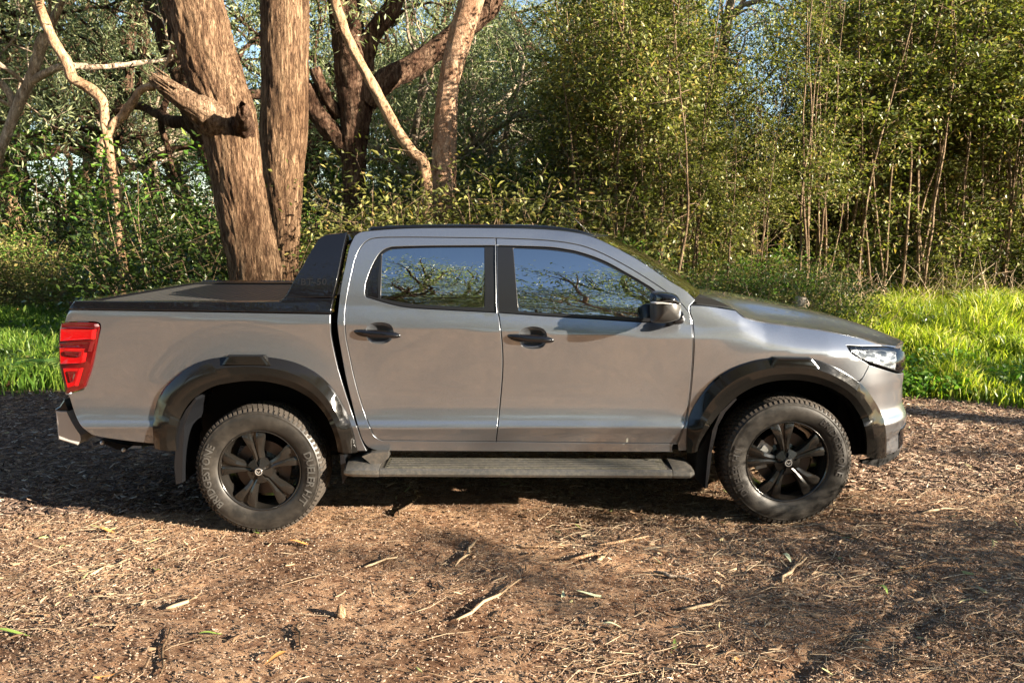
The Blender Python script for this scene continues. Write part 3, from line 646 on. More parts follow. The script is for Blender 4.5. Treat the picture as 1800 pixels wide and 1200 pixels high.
# rear bumper
rb = []
def slab(name, px, Y0, m, depth, parent=truck, inset_px=1.5, mirror=True):
    """solid with a chamfered near face"""
    P = np.asarray(px, float)
    if area(P) < 0: P = P[::-1]
    A = np.array([at(p[0], p[1], Y0) for p in shrink(P, inset_px)]); B = np.array([at(p[0], p[1], Y0 + .012) for p in P]); C = B.copy(); C[:, 1] = Y0 + depth; n = len(P)
    F = [tuple(range(n))[::-1], tuple(range(2*n, 3*n))]
    for i in range(2):
        for j in range(n): j2 = (j + 1) % n; F.append((i*n + j, i*n + j2, (i+1)*n + j2, (i+1)*n + j))
    F = [f for f in F]
    o = link(name, mesh(name, np.r_[A, B, C], F, m, smooth=False), parent)
    if mirror: mirrored(o)
    return o
rbp = slab('rear_bumper', [(98, 721), (118, 722), (125, 737), (134, 752), (143, 765), (143, 775), (136, 782), (103, 772)], .10, STEEL, .62)
slab('bumper_step_pad', [(97, 719), (105, 714), (113, 702), (117, 711), (121, 722), (104, 722), (97, 726)], .108, TRIM, .60)
slab('tow_bar_bracket', [(176, 773), (230, 782), (218, 792), (205, 790), (182, 779)], .42, DARK, .95, mirror=False)
for px, py in ((180, 778), (218, 790.5)):
    bulge('bracket_bolt', [(px + 4 * math.cos(a), py + 4 * math.sin(a)) for a in np.linspace(0, 6.28, 9)[:-1]], .405, .42, STEEL, truck)
slab('exhaust_tip', [(226, 779), (250, 779), (250, 789), (226, 789)], 1.35, STEEL, .1, mirror=False)
V_ = []; F_ = []; box(V_, F_, -2.70, -2.56, .72, 1.15, .52, .72); link('bumper_centre', mesh('bumper_centre', V_, F_, STEEL, smooth=False), truck)

# ---- side step
xa, xb = at(603, 820, 0)[0], at(1190, 820, 0)[0]
za = at(667, 835.5, -.02)[2]; zb_ = at(1200, 838.5, -.02)[2]
def zst(x): return za + (zb_ - za) * (x - xa) / (xb - xa)
x1 = at(668, 830, -.03)[0]; x2 = at(1181, 830, -.03)[0]
sec = [(-.045, .004), (-.055, .020), (-.050, .040), (-.035, .050), (.15, .056), (.15, .0), (-.02, -.004)]
def extr(name, xs_, m, sec, parent=truck, scale=None, mirror=True):
    C = []
    for i, x in enumerate(xs_):
        s_ = scale[i] if scale else (1, 1); C.append(np.array([(x, .05 + (y - .05) * s_[0], zst(x) + .022 + (z - .022) * s_[1]) for y, z in sec + sec[:1]]))
    o = loft(name, C, m, parent, mirror=False, flip=False, sharp=30); 
    bm_n = len(sec) + 1; me = o.data
    V = np.array([tuple(v.co) for v in me.vertices]); F = [tuple(p.vertices) for p in me.polygons]
    F.append(tuple(range(bm_n - 1))[::-1]); F.append(tuple(range(len(V) - bm_n, len(V) - 1)))
    o.data = mesh(name, V, F, m); flat_edges(o.data, 30)
    if mirror: mirrored(o)
    return o
sst = extr('side_step', [x1, (x1 + x2) / 2, x2], STEPM, sec)
tread_sec = [(-.028, .051), (-.028, .055), (.15, .061), (.15, .056)]
tp = extr('step_tread', [x1 + .03, (x1+x2)/2, x2 - .03], TREADPL, tread_sec, sst, mirror=False)
V_ = []; F_ = []
for k, y in enumerate((-.018, .012, .045, .078, .11)):
    for xx in ((x1 + .05, x2 - .05 - .03 * (k % 2)),): 
        o_ = len(V_); z0, z1 = zst(xx[0]) + .0575 + .001 * k, zst(xx[1]) + .0575 + .001 * k
        V_ += [(xx[0], y, z0), (xx[1], y, z1), (xx[1], y + .009, z1), (xx[0], y + .009, z0), (xx[0], y + .002, z0 + .006), (xx[1], y + .002, z1 + .006), (xx[1], y + .007, z1 + .006), (xx[0], y + .007, z0 + .006)]
        F_ += [(o_+4, o_+5, o_+6, o_+7), (o_, o_+1, o_+5, o_+4), (o_+2, o_+3, o_+7, o_+6)]
link('tread_ribs', mesh('tread_ribs', V_, F_, STEPM, smooth=False), sst)
sec2 = [(-.048, .002), (-.060, .020), (-.056, .044), (-.035, .062), (.02, .080), (.15, .095), (.15, .0), (-.02, -.006)]
extr('step_end_cap', [at(604, 815, -.03)[0], at(608, 815, -.03)[0], at(620, 815, -.03)[0], at(664, 815, -.03)[0], at(667, 815, -.03)[0]], STEPM, sec2, scale=[(.80, .5), (.9, .8), (.98, .95), (1, 1), (.98, .97)])
sec3 = [(-.048, .004), (-.058, .020), (-.053, .042), (-.030, .056), (.15, .070), (.15, .0), (-.02, -.004)]
extr('step_end_cap', [at(1182, 830, -.03)[0], at(1190, 830, -.03)[0], at(1212, 830, -.03)[0], at(1221, 830, -.03)[0]], STEPM, sec3, scale=[(.97, .97), (1, 1), (1, .95), (.72, .5)])
strip('step_bracket', [(636, 802), (651, 796), (682, 794), (682, 806), (664, 818), (652, 815)], -.01, .14, STEPM, mirror=True)

# ---- mud flaps
slab('mud_flap', [(309, 769), (313, 745), (326, 720), (343, 699), (346, 703), (335, 722), (325, 748), (322, 790), (321, 848), (309, 851.5), (306, 820)], .02, TRIM, .26, inset_px=.6)
slab('mud_flap', [(597, 797), (604, 797), (612, 826), (612, 836), (602, 850), (599, 830)], .03, TRIM, .24, inset_px=.6)
slab('mud_flap', [(1293, 699), (1295, 702), (1275, 724), (1262, 748), (1252, 790), (1246, 840), (1242, 858), (1239, 858), (1244, 800), (1252, 756), (1266, 724)], .03, TRIM, .26, inset_px=.3)
strip('inner_mud_flap', [(1226, 794), (1256, 745), (1250, 800), (1243, 857), (1232, 850), (1222, 840), (1224, 810)], .06, .30, DARK, mirror=True)

# ---- door mirror
mc = [(1143, 522), (1146, 514), (1156, 511.5), (1172, 513), (1184, 517), (1191, 526), (1194, 542), (1192, 556), (1186, 561), (1170, 565.5), (1150, 566), (1143.5, 563), (1142.5, 542)]
mir = bulge('door_mirror', mc, -.235, -.10, CUP, truck, rings=6, flat=.0, power=.28); 
mb = bulge('mirror_back', [(x + .8, y) for x, y in mc], .0, -.10, TRIM, mir, rings=4, flat=.3)
V_ = np.array([tuple(v.co) for v in mir.data.vertices])
mt = bulge('mirror_top_cap', [(1142, 523), (1145, 513.5), (1156, 510.8), (1172, 512.5), (1185, 516.5), (1192, 527), (1191, 534), (1176, 530), (1160, 528.5), (1143.5, 529.5)], -.244, -.10, GLOSSBLACK, mir, rings=6, power=.24, flat=0)
ms = bulge('mirror_indicator', [(1145, 530), (1160, 529.5), (1180, 532), (1180, 534), (1160, 532.5), (1145, 533)], -.243, -.2, STEEL, mir, rings=2, flat=.6)
ma = bulge('mirror_arm', [(1174, 560), (1190, 553), (1196, 545), (1200, 556), (1198, 564), (1190, 568), (1170, 568)], -.07, .05, TRIM, mir, rings=4, flat=.5)
mm = mirrored(mir)
for q in (mb, mt, ms, ma): mirrored(q, q.name.split('.')[0], mm)

# ---- wheels
TR = .388
def lathe(prof, n=96):
    V = []; F = []
    a = np.linspace(0, 2*math.pi, n + 1)[:-1]
    for r, y in prof: V.append(np.stack([r * np.cos(a), np.full(n, y), r * np.sin(a)], 1))
    for i in range(len(prof) - 1):
        for j in range(n): j2 = (j + 1) % n; F.append((i*n + j, i*n + j2, (i+1)*n + j2, (i+1)*n + j))
    return np.concatenate(V), F
side = [(.238, .030), (.246, .022), (.252, .016), (.262, .010), (.280, .003), (.300, -.001), (.322, -.002), (.340, .002), (.350, .007), (.353, .0055), (.3545, .009), (.362, .014), (.372, .022), (.379, .032), (.381, .05)]
tyV, tyF = lathe(side + [(.381, .21), (.372, .24), (.35, .25), (.30, .258), (.25, .24), (.24, .23)])
me_tyre = mesh('tyre', tyV, tyF, RUBBER)
# tread blocks
V_ = []; F_ = []
for k in range(76):
    a0 = k * 2 * math.pi / 76
    for (ya, yb, off, wd, r0) in ((.024, .062, 0, .80, .378), (.068, .105, .5, .78, .380), (.111, .149, .1, .78, .380), (.155, .192, .6, .78, .380), (.198, .236, .2, .8, .378)):
        o_ = len(V_); st = 2 * math.pi / 76; al = a0 + off * st; ah = al + wd * st; sk = .3 * st
        r1 = TR if .06 < ya < .19 else TR - .001
        for r, ee in ((r0, 0), (r1, .0015)):
            for aa, yy in ((al, ya + ee), (ah, ya + ee), (ah + sk, yb - ee), (al + sk, yb - ee)):
                rr2 = r - (.008 if (yy < .03 or yy > .23) and r > .38 else 0); V_.append((rr2 * math.cos(aa), yy, rr2 * math.sin(aa)))
        F_ += [(o_+4, o_+5, o_+6, o_+7), (o_, o_+1, o_+5, o_+4), (o_+1, o_+2, o_+6, o_+5), (o_+2, o_+3, o_+7, o_+6), (o_+3, o_, o_+4, o_+7)]
    # shoulder lugs running down the side
    st = 2 * math.pi / 76; o_ = len(V_); al, ah = a0, a0 + .55 * st
    for r, y, e in ((.379, .024, 0), (.362, .0135, 0)):
        for aa in (al, ah): V_.append((r * math.cos(aa), y - .004, r * math.sin(aa)))
    for r, y in ((.379, .03), (.362, .016)):
        for aa in (al, ah): V_.append((r * math.cos(aa), y + .002, r * math.sin(aa)))
    F_ += [(o_, o_+1, o_+3, o_+2), (o_, o_+2, o_+6, o_+4), (o_+1, o_+5, o_+7, o_+3), (o_+2, o_+3, o_+7, o_+6)]
me_tread = mesh('tread_blocks', V_, F_, TREAD, smooth=False)
bar_prof = [(.236, .034), (.243, .024), (.2465, .020), (.243, .017), (.238, .020), (.234, .030), (.230, .050), (.222, .060), (.212, .09), (.20, .12), (.20, .21), (.232, .235)]
rV, rF = lathe(bar_prof, 80); me_rim = mesh('alloy_wheel', rV, [f[::-1] for f in rF], RIM)
# one arm of a spoke (twin blades split by a slot)
def blade(sg):
    st = [  # r, inner edge offset, outer edge offset, y front, thickness
        (.052, .000, .030, .030, .05), (.085, .001, .029, .028, .05), (.11, .002, .032, .024, .045), (.14, .0045, .041, .020, .045), (.17, .008, .053, .018, .045), (.20, .012, .066, .020, .04), (.222, .017, .074, .024, .035), (.236, .019, .076, .030, .03)]
    V = []; F = []
    for r, a, b, y, th in st:
        for (o2, yy) in ((a, y + .006), (a + .35 * (b - a), y), (b - .004, y + .006), (b, y + .014), (b, y + th), (a, y + th)):
            V.append((r, yy, sg * o2))
    n = 6
    for i in range(len(st) - 1):
        for j in range(n): j2 = (j + 1) % n; f = (i*n + j, (i+1)*n + j, (i+1)*n + j2, i*n + j2); F.append(f if sg > 0 else f[::-1])
    F.append(tuple(range(n)) if sg < 0 else tuple(range(n))[::-1]); m_ = len(st) * n
    F.append(tuple(range(m_ - n, m_))[::-1] if sg < 0 else tuple(range(m_ - n, m_)))
    return V, F
V_, F_ = blade(1); Vb, Fb = blade(-1); F_ = F_ + [tuple(i + len(V_) for i in f) for f in Fb]; V_ = V_ + Vb
# floor of the slot
o_ = len(V_); V_ += [(.10, .036, -.006), (.232, .04, -.022), (.232, .04, .022), (.10, .036, .006)]; F_.append((o_, o_+1, o_+2, o_+3))
spokeV = np.array(V_); spokeF = F_
me_sp = []
def rotY(V, a): V = np.asarray(V); c, s = math.cos(a), math.sin(a); return np.stack([V[:, 0] * c - V[:, 2] * s, V[:, 1], V[:, 0] * s + V[:, 2] * c], 1)
# hub petals + cap
V_ = []; F_ = []
for k in range(5):
    a = k * 2 * math.pi / 5 + math.pi / 5
    P = [(.022, .012), (.045, .018), (.062, .030), (.072, .026), (.076, .0), (.072, -.026), (.062, -.030), (.045, -.018), (.022, -.012)]
    o_ = len(V_); f_ = [(x, .012 + (.012 if x > .06 else 0), z) for x, z in P]; b_ = [(x, .06, z * 1.05) for x, z in P]
    V_ += [tuple(v) for v in rotY(f_ + b_, a)]; n = 9; F_.append(tuple(o_ + i for i in range(n))[::-1])
    for j in range(n): j2 = (j + 1) % n; F_.append((o_ + j, o_ + j2, o_ + n + j2, o_ + n + j))
cv, cf = lathe([(.0005, .004), (.018, .004), (.027, .008), (.031, .016), (.035, .03), (.055, .034), (.06, .09), (.1, .1)], 28)
F_ += [tuple(i + len(V_) for i in f)[::-1] for f in cf]; V_ += [tuple(v) for v in cv]
me_hub = mesh('hub_cover', V_, F_, RIM, smooth=True); flat_edges(me_hub, 35)
# badge: a ring with spread wings
rv, rf_ = lathe([(.0165, .003), (.0165, -.001), (.021, -.001), (.021, .003)], 32); V_ = [tuple(v) for v in rv]; F_ = [f[::-1] for f in rf_]
wing = np.array([(-.0165, .006), (-.010, .0065), (-.004, .002), (0, -.004), (.004, .002), (.010, .0065), (.0165, .006), (.012, .0015), (.006, -.003), (.0, -.0095), (-.006, -.003), (-.012, .0015)])
o_ = len(V_); V_ += [(x, -.001, z) for x, z in wing]; n = len(wing)
for i in range(5): F_.append((o_ + i, o_ + i + 1, o_ + n - 2 - i if i < 5 else 0, (o_ + n - 1 - i)))
F_.append((o_ + 5, o_ + 6, o_ + 7)); F_ = [f for f in F_ if len(set(f)) == len(f)]
BADGE = mat('badge_chrome', (.8, .8, .8), rough=.2, metal=.8)
me_badge = mesh('badge', V_, F_, BADGE, smooth=False)
dV, dF = lathe([(.03, .10), (.165, .10), (.165, .125), (.08, .125)], 48); me_disc = mesh('brake_disc', dV, [f[::-1] for f in dF], DISC, smooth=False)
def arc_text(s, r0, size, ang_mid, m, name='lettering'):
    V, F = text_mesh(s, size); V[:, 1] -= size * .36
    r = r0 + V[:, 1]; a = ang_mid - V[:, 0] / r0
    y = np.interp(r, [p[0] for p in side[:9]], [p[1] for p in side[:9]]) - .0035
    return mesh(name, np.stack([r * np.cos(a), y, r * np.sin(a)], 1), F, m, smooth=False)
def wheel(hx, hy, hz, rot, letters, spin, mirror_=False, front=False, caliper=True):
    """wheel stands with its outer face at hy; built flat in x-z"""
    def P(name, me, ang=0, parent=None):
        V = np.array([tuple(v.co) for v in me.vertices]); V = rotY(V, ang); F = None
        m2 = me.copy(); 
        if mirror_: V[:, 1] = -V[:, 1]
        m2.vertices.foreach_set('co', V.astype(np.float32).ravel())
        if mirror_: m2.flip_normals()
        m2.update(); o = link(name, m2, parent or truck)
        if not parent: o.location = (hx, hy, hz)
        return o
    wv, wf = P('wheel', me_rim, 0), None
    P('tyre', me_tyre, 0, wv); P('tread_blocks', me_tread, spin, wv); P('hub_cover', me_hub, rot, wv); P('badge', me_badge, spin * .3, wv); 
    for k in range(5):
        me = mesh('spoke', rotY(spokeV, rot + k * 2 * math.pi / 5), spokeF, RIM); flat_edges(me, 35); P('spoke', me, 0, wv); bpy.data.meshes.remove(me)
    P('brake_disc', me_disc, 0, wv)
    if caliper:
        V_ = []; F_ = []; a = R(150)
        for (r0, r1, a0, a1, y0, y1) in ((.10, .185, 2.35, 2.95, .075, .15), (.12, .16, 2.45, 2.8, .062, .075), (.11, .175, 3.25, 3.6, .08, .14)):
            o_ = len(V_)
            for yy in (y0, y1):
                for rr2, aa in ((r0, a0), (r1, a0 + .08), (r1, a1 - .08), (r0, a1)): V_.append((rr2 * math.cos(aa), yy, rr2 * math.sin(aa)))
            F_ += [(o_, o_+1, o_+2, o_+3), (o_+4, o_+7, o_+6, o_+5), (o_, o_+4, o_+5, o_+1), (o_+1, o_+5, o_+6, o_+2), (o_+2, o_+6, o_+7, o_+3), (o_+3, o_+7, o_+4, o_)]
        me = mesh('brake_caliper', V_, F_, CALIPER, smooth=False); P('brake_caliper', me, 0, wv)
    for s, r0, size, ang, m_ in letters:
        me = arc_text(s, r0, size, ang, m_); P('lettering', me, 0, wv)
    return wv
RH = at(455.7, 828, .03); FH = at(1385, 812.5, .03)
wheel(RH[0], .018, RH[2], R(98), [('BRIDGESTONE', .313, .062, R(186), LETTER), ('DUELER H/T', .313, .062, R(-8), LETTER)], 0, caliper=False)
wheel(FH[0], .018, FH[2], R(100), [('BRIDGESTONE', .313, .058, R(20), LETTERD), ('DUELER H/T', .313, .058, R(190), LETTERD)], .3)
wheel(RH[0], 2*W2 - .018, RH[2], R(40), [], 0, True, caliper=False); wheel(FH[0], 2*W2 - .018, FH[2], R(10), [], .3, True)
# ================================================================ GROUND
def rnd(m, stops):
    N, L = nodes(m); g = N.new('ShaderNodeNewGeometry'); return ramp(m, g.outputs['Random Per Island'], stops)
GROUND = mat('dirt_with_bark_litter', (.25, .17, .1), rough=.92, spec=.15)
t1 = nz(GROUND, 1.1, 4, .6); t2 = nz(GROUND, 14, 8, .75); t3 = nz(GROUND, 90, 6, .8); t4 = nz(GROUND, 5, 6, .7, vec=(1, 2.2, 1), dist=1.5)
c1 = ramp(GROUND, t2.outputs[0], [(.28, (.11, .064, .046)), (.42, (.28, .18, .130)), (.56, (.47, .34, .250)), (.72, (.62, .48, .37))])
c2 = ramp(GROUND, t3.outputs[0], [(.3, (.42, .36, .32)), (.5, (.9, .86, .8)), (.68, (1.25, 1.15, 1.0))])
c3 = ramp(GROUND, t4.outputs[0], [(.36, (.48, .40, .34)), (.52, (1, .97, .92)), (.7, (1.05, .98, .86))])
c4 = ramp(GROUND, t1.outputs[0], [(.36, (.50, .44, .40)), (.50, (.92, .88, .84)), (.64, (1.15, 1.1, 1.02))])
cc = mulcol(GROUND, mulcol(GROUND, mulcol(GROUND, c1, c2), c3), c4)
setin(GROUND, 'Base Color', cc)
b1 = bump(GROUND, t3.outputs[0], .9, .012); b2 = bump(GROUND, t2.outputs[0], .8, .03, b1); setin(GROUND, 'Normal', b2)
def axis(a, b, step, far_):
    core = np.arange(a, b + 1e-6, step); g = []; x = step
    while sum(g) < far_: x *= 1.16; g.append(min(x, 40))
    c = np.cumsum(g); return np.r_[a - c[::-1], core, b + c]
gx_ = axis(-3.6, 3.8, .0165, 320); gy_ = axis(-1.9, 1.6, .0175, 320)
GX, GY = np.meshgrid(gx_, gy_); GZ = gz(GX, GY)
nx, ny = len(gx_), len(gy_)
I_ = (np.arange(ny - 1)[:, None] * nx + np.arange(nx - 1)[None]).ravel()
gF = np.stack([I_, I_ + 1, I_ + nx + 1, I_ + nx], 1)
g_ = link('ground', mesh('ground', np.stack([GX, GY, GZ], -1).reshape(-1, 3), gF, GROUND)); g_['kind'] = 'structure'
def gp(px, py):
    z = 0.
    for _ in range(8):
        d = ray(px, py); t = (z - CAM[2]) / d[2]; P = CAM + d * t; z = float(gz(P[0], P[1]))
    return np.array([P[0], P[1], z])

# ---------------------------------------------------------------- vegetation kit
def leafmat(name, stops, trans=.35, rough=.42, tcol=(1.0, 1.15, .5)):
    m = mat(name, stops[0][1], rough=rough, spec=.45); N, L = nodes(m); c = rnd(m, stops); b = N['Principled BSDF']; L.new(c, b.inputs['Base Color'])
    tr = N.new('ShaderNodeBsdfTranslucent'); x = N.new('ShaderNodeMix'); x.data_type = 'RGBA'; x.blend_type = 'MULTIPLY'; x.inputs[0].default_value = 1; x.inputs[7].default_value = (*tcol, 1)
    L.new(c, x.inputs[6]); L.new(x.outputs[2], tr.inputs[0]); mx = N.new('ShaderNodeMixShader'); mx.inputs[0].default_value = trans
    L.new(b.outputs[0], mx.inputs[1]); L.new(tr.outputs[0], mx.inputs[2]); L.new(mx.outputs[0], N['Material Output'].inputs[0]); return m
L_DARK = leafmat('dark_shrub_leaf', [(0, (.022, .042, .012)), (.6, (.050, .085, .018)), (.93, (.11, .16, .03)), (1, (.20, .15, .06))], .35, .33)
L_OLIVE = leafmat('olive_leaf', [(0, (.05, .065, .016)), (.5, (.145, .155, .045)), (.9, (.31, .30, .09)), (1, (.36, .22, .08))])
L_THICK = leafmat('thicket_leaf', [(0, (.035, .052, .012)), (.5, (.105, .12, .030)), (.88, (.25, .255, .07)), (1, (.34, .23, .08))])
L_GUM = leafmat('gum_leaf', [(0, (.08, .11, .055)), (.6, (.20, .24, .12)), (1, (.40, .41, .22))], .42)
L_BRIGHT = leafmat('bright_new_leaf', [(0, (.06, .15, .02)), (.6, (.12, .25, .035)), (1, (.24, .33, .06))], .45)
L_GRASS = leafmat('grass_blade', [(0, (.06, .12, .012)), (.25, (.20, .28, .02)), (.6, (.42, .46, .04)), (.88, (.60, .58, .12)), (1, (.62, .50, .26))], .45)
for gm in (L_GRASS,):
    t_ = nz(gm, 1.3, 3, .6); N_, L_ = nodes(gm); b_ = N_['Principled BSDF']; src = b_.inputs['Base Color'].links[0].from_socket; tint = ramp(gm, t_.outputs[0], [(.35, (.45, .62, .5)), (.55, (1, 1, 1)), (.7, (1.25, 1.1, .8))]); mc_ = mulcol(gm, src, tint); L_.new(mc_, b_.inputs['Base Color'])
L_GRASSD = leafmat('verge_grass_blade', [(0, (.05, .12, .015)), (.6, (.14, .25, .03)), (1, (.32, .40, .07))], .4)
L_DRY = leafmat('dry_twig', [(0, (.10, .065, .035)), (.5, (.28, .20, .12)), (1, (.50, .40, .27))], .1, .8, (1, .9, .7))
def barkmat(name, dk, md, lt, sc=1., vert=.16, depth=.03):
    m = mat(name, md, rough=.9, spec=.15)
    a = nz(m, 16 * sc, 8, .7, vec=(1, 1, vert), dist=.6); b = nz(m, 60 * sc, 6, .75, vec=(1, 1, vert * 1.5)); c = nz(m, 2.2 * sc, 4, .6, vec=(1, 1, .6))
    ca = ramp(m, a.outputs[0], [(.32, dk), (.44, md), (.62, lt)]); cb = ramp(m, b.outputs[0], [(.3, (.5, .46, .42)), (.55, (1, 1, 1)), (.75, (1.2, 1.15, 1.1))]); cc_ = ramp(m, c.outputs[0], [(.32, (.55, .47, .42)), (.6, (1.05, 1.02, 1))])
    fi = nz(m, 30 * sc, 4, .55, vec=(1, 1, vert * .8), dist=1.2); cf = ramp(m, fi.outputs[0], [(.40, (1.08, 1.06, 1.03)), (.475, (.9, .85, .8)), (.50, (.30, .24, .20)), (.525, (.9, .85, .8)), (.6, (1.08, 1.06, 1.03))])
    hf = ramp(m, fi.outputs[0], [(.42, (1,) * 3), (.50, (0,) * 3), (.58, (1,) * 3)])
    setin(m, 'Base Color', mulcol(m, mulcol(m, mulcol(m, ca, cb), cc_), cf, min(1, depth * 28))); n1 = bump(m, b.outputs[0], .8, depth * .35); n2_ = bump(m, hf, .9, depth * .7, n1); setin(m, 'Normal', bump(m, a.outputs[0], .9, depth, n2_)); return m
B_MAIN = barkmat('stringy_brown_bark', (.025, .015, .010), (.145, .092, .058), (.29, .205, .132), 1.0, .13, .05)
B_DARK = barkmat('dark_red_brown_bark', (.025, .014, .010), (.085, .048, .032), (.20, .14, .10))
B_PALE = barkmat('smooth_pale_pink_bark', (.16, .085, .05), (.36, .235, .155), (.48, .35, .25), .6, .5, .012)
B_TAN = barkmat('pale_tan_limb_bark', (.14, .085, .05), (.34, .225, .14), (.48, .35, .23), .8, .4, .01)
B_GREY = barkmat('grey_gum_bark', (.10, .07, .05), (.32, .26, .20), (.55, .48, .40), .7, .3, .015)
B_STEM = barkmat('sapling_bark', (.06, .042, .028), (.18, .13, .085), (.33, .26, .18), 1.5, .3, .008)
B_WOOD = barkmat('weathered_split_wood', (.05, .032, .02), (.19, .13, .085), (.36, .27, .19), 1.2, .12, .03)
def frames(d, rs):
    a = rs.normal(size=d.shape); a -= (a * d).sum(1)[:, None] * d; a /= np.linalg.norm(a, axis=1)[:, None] + 1e-9
    return a, np.cross(d, a)
def leafgeo(C, n_each, spread, ln, wd, rs, droop=.3, flat=.75):
    """n_each leaf blades round every centre: four corners each, folded at the midrib"""
    C = np.repeat(np.asarray(C, float), n_each, axis=0); n = len(C)
    o = rs.normal(size=(n, 3)); o[:, 2] *= flat; P = C + o * spread
    d = rs.normal(size=(n, 3)); d[:, 2] = d[:, 2] * .6 - droop; d /= np.linalg.norm(d, axis=1)[:, None]
    a, b = frames(d, rs); b = b * .6 + np.array([0, 0, .8]) * (1 if droop < .7 else .15); b -= (b * d).sum(1)[:, None] * d; b /= np.linalg.norm(b, axis=1)[:, None] + 1e-9; a = np.cross(d, b)
    L = ln * rs.uniform(.6, 1.25, n)[:, None]; W = wd * rs.uniform(.7, 1.2, n)[:, None]
    m = P + d * L * .45
    V = np.stack([P, m + a * W * .5 + b * W * .12, P + d * L - b * L * .08, m - a * W * .5 + b * W * .12], 1).reshape(-1, 3)
    i = np.arange(n)[:, None] * 4
    return V, np.concatenate([i + np.array([[0, 1, 2]]), i + np.array([[0, 2, 3]])], 0)
def leafmesh(name, parts, m):
    Vs = []; Fs = []; o = 0
    for V, F in parts: Vs.append(V); Fs.append(F + o); o += len(V)
    return mesh(name, np.concatenate(Vs), np.concatenate(Fs), m, smooth=False)
def wander(p, d, L, k, rs, wob=.25, up=0.):
    pts = [np.array(p, float)]; d = np.array(d, float); d /= np.linalg.norm(d)
    for _ in range(k):
        d = d + rs.normal(size=3) * wob + np.array([0, 0, up]); d /= np.linalg.norm(d); pts.append(pts[-1] + d * L / k)
    return np.array(pts), d
def branch(p, d, L, r, lev, rs, tubes, tips, wob=.22, up=.06, kids=(3, 5), k=6, spread=.9):
    pts, de = wander(p, d, L, k, rs, wob, up); rad = np.linspace(r, r * (.45 if lev else .25), len(pts)); tubes.append((pts, rad))
    if lev == 0:
        tips += [pts[-1], pts[len(pts) // 2], pts[-2]]; return
    for i in range(rs.integers(*kids)):
        j = rs.integers(len(pts) // 3, len(pts)); t = pts[min(j + 0, len(pts) - 1)] - pts[j - 1]; t /= np.linalg.norm(t)
        branch(pts[j], t + rs.normal(size=3) * spread * .7, L * rs.uniform(.45, .72), rad[j] * .65, lev - 1, rs, tubes, tips, wob, up, kids, k, spread)
    branch(pts[-1], de + rs.normal(size=3) * .3, L * .6, rad[-1], lev - 1, rs, tubes, tips, wob, up, kids, k, spread)
def gum_meshes(seed, H, leafm, barkm, lean=.2, limbs=5, ln=.15, wd=.035, per=20, clump=.34):
    rs = np.random.default_rng(seed); tubes = []; tips = []
    tr, d = wander((0, 0, -.2), (rs.normal() * lean, rs.normal() * lean, 1), H * .62, 12, rs, .11, .06); rad = np.linspace(.19, .12, len(tr)) * H / 9 * rs.uniform(.8, 1.3); rad[0] *= 1.35
    tubes.append((tr, rad))
    for i in range(limbs):
        j = rs.integers(4, len(tr)); a = rs.uniform(0, 6.28)
        branch(tr[j], (math.cos(a), math.sin(a), rs.uniform(.2, 1.0)), H * rs.uniform(.22, .36), rad[j] * .62, 2, rs, tubes, tips, wob=.30)
    branch(tr[-1], d, H * .3, rad[-1], 2, rs, tubes, tips)
    V, F = tube([(p, r) for p, r in tubes if r[0] > .008], 6)
    return mesh('trunk', V, F, barkm), leafmesh('crown', [leafgeo(tips, per, clump, ln, wd, rs, .8)], leafm)
def plant(name, meshes, loc, rz, sc, label, cat, group=None, sz=None):
    o = empty(name, (loc[0], loc[1], loc[2])); o.rotation_euler.z = rz; o.scale = (sc, sc, sz or sc)
    tag(o, label, cat, group)
    for nm, me in meshes: link(nm, me, o)
    return o

# ---------------------------------------------------------------- the two big trunks and the named trees of the photo
def px_path(lst, extra_low=True):
    """lst of (left px, right px, py, Y): centre line and radii of a limb seen in the photo"""
    P = []; Rr = []
    for xl, xr, py, Y in lst:
        a = at(xl, py, Y); b = at(xr, py, Y); P.append((a + b) / 2); Rr.append((b[0] - a[0]) / 2)
    return np.array(P), np.array(Rr)
def bark_tube(P, Rr, nseg, nr, seed, amp=.05, knobs=(), fine=1.):
    """one thick limb with furrowed bark as real relief"""
    P = np.asarray(P, float); c = catmull(np.c_[P, Rr], max(2, nseg // (len(P) - 1))); pts, rr = c[:, :3], c[:, 3]
    T = np.gradient(pts, axis=0); T /= np.linalg.norm(T, axis=1)[:, None]; up = np.array([1., 0, 0]) if abs(T[0][2]) > .8 else np.array([0, 0, 1.])
    a = np.linspace(0, 2*math.pi, nr + 1)[:-1]; s = np.r_[0, np.cumsum(np.linalg.norm(np.diff(pts, axis=0), axis=1))]
    V = []
    for i in range(len(pts)):
        u = np.cross(T[i], up); u /= np.linalg.norm(u); v = np.cross(u, T[i]); up = v
        ar = a * rr[i] * fine; ss = s[i]
        per = lambda f, g, o: np.array([mnoise.noise(Vector((math.cos(q) * rr[i] * f, math.sin(q) * rr[i] * f, ss * g + o))) for q in a])
        n1 = per(26, 3.2, seed); n2 = per(60, 9, seed + 7); n3 = per(3.5, 1.1, seed + 3)
        ah = np.minimum(np.abs(n1) * 2.2, 1)
        h = -np.abs(n1) * 1.0 + n2 * .32 + n3 * 1.1
        r = rr[i] * (1 + amp * n3 * 1.3) + (ah * .55 + n2 * .35) * amp * .42
        V.append(pts[i] + np.outer(r * np.cos(a), u) + np.outer(r * np.sin(a), v))
    V = np.concatenate(V); 
    for kc, kr, kh in knobs:
        d = V - np.array(kc); l = np.linalg.norm(d, axis=1); k = np.exp(-(l / kr) ** 2) * kh; V += d / (l[:, None] + .05) * k[:, None]
    F = [(i*nr + j, i*nr + (j+1) % nr, (i+1)*nr + (j+1) % nr, (i+1)*nr + j) for i in range(len(pts) - 1) for j in range(nr)]
    return V, F
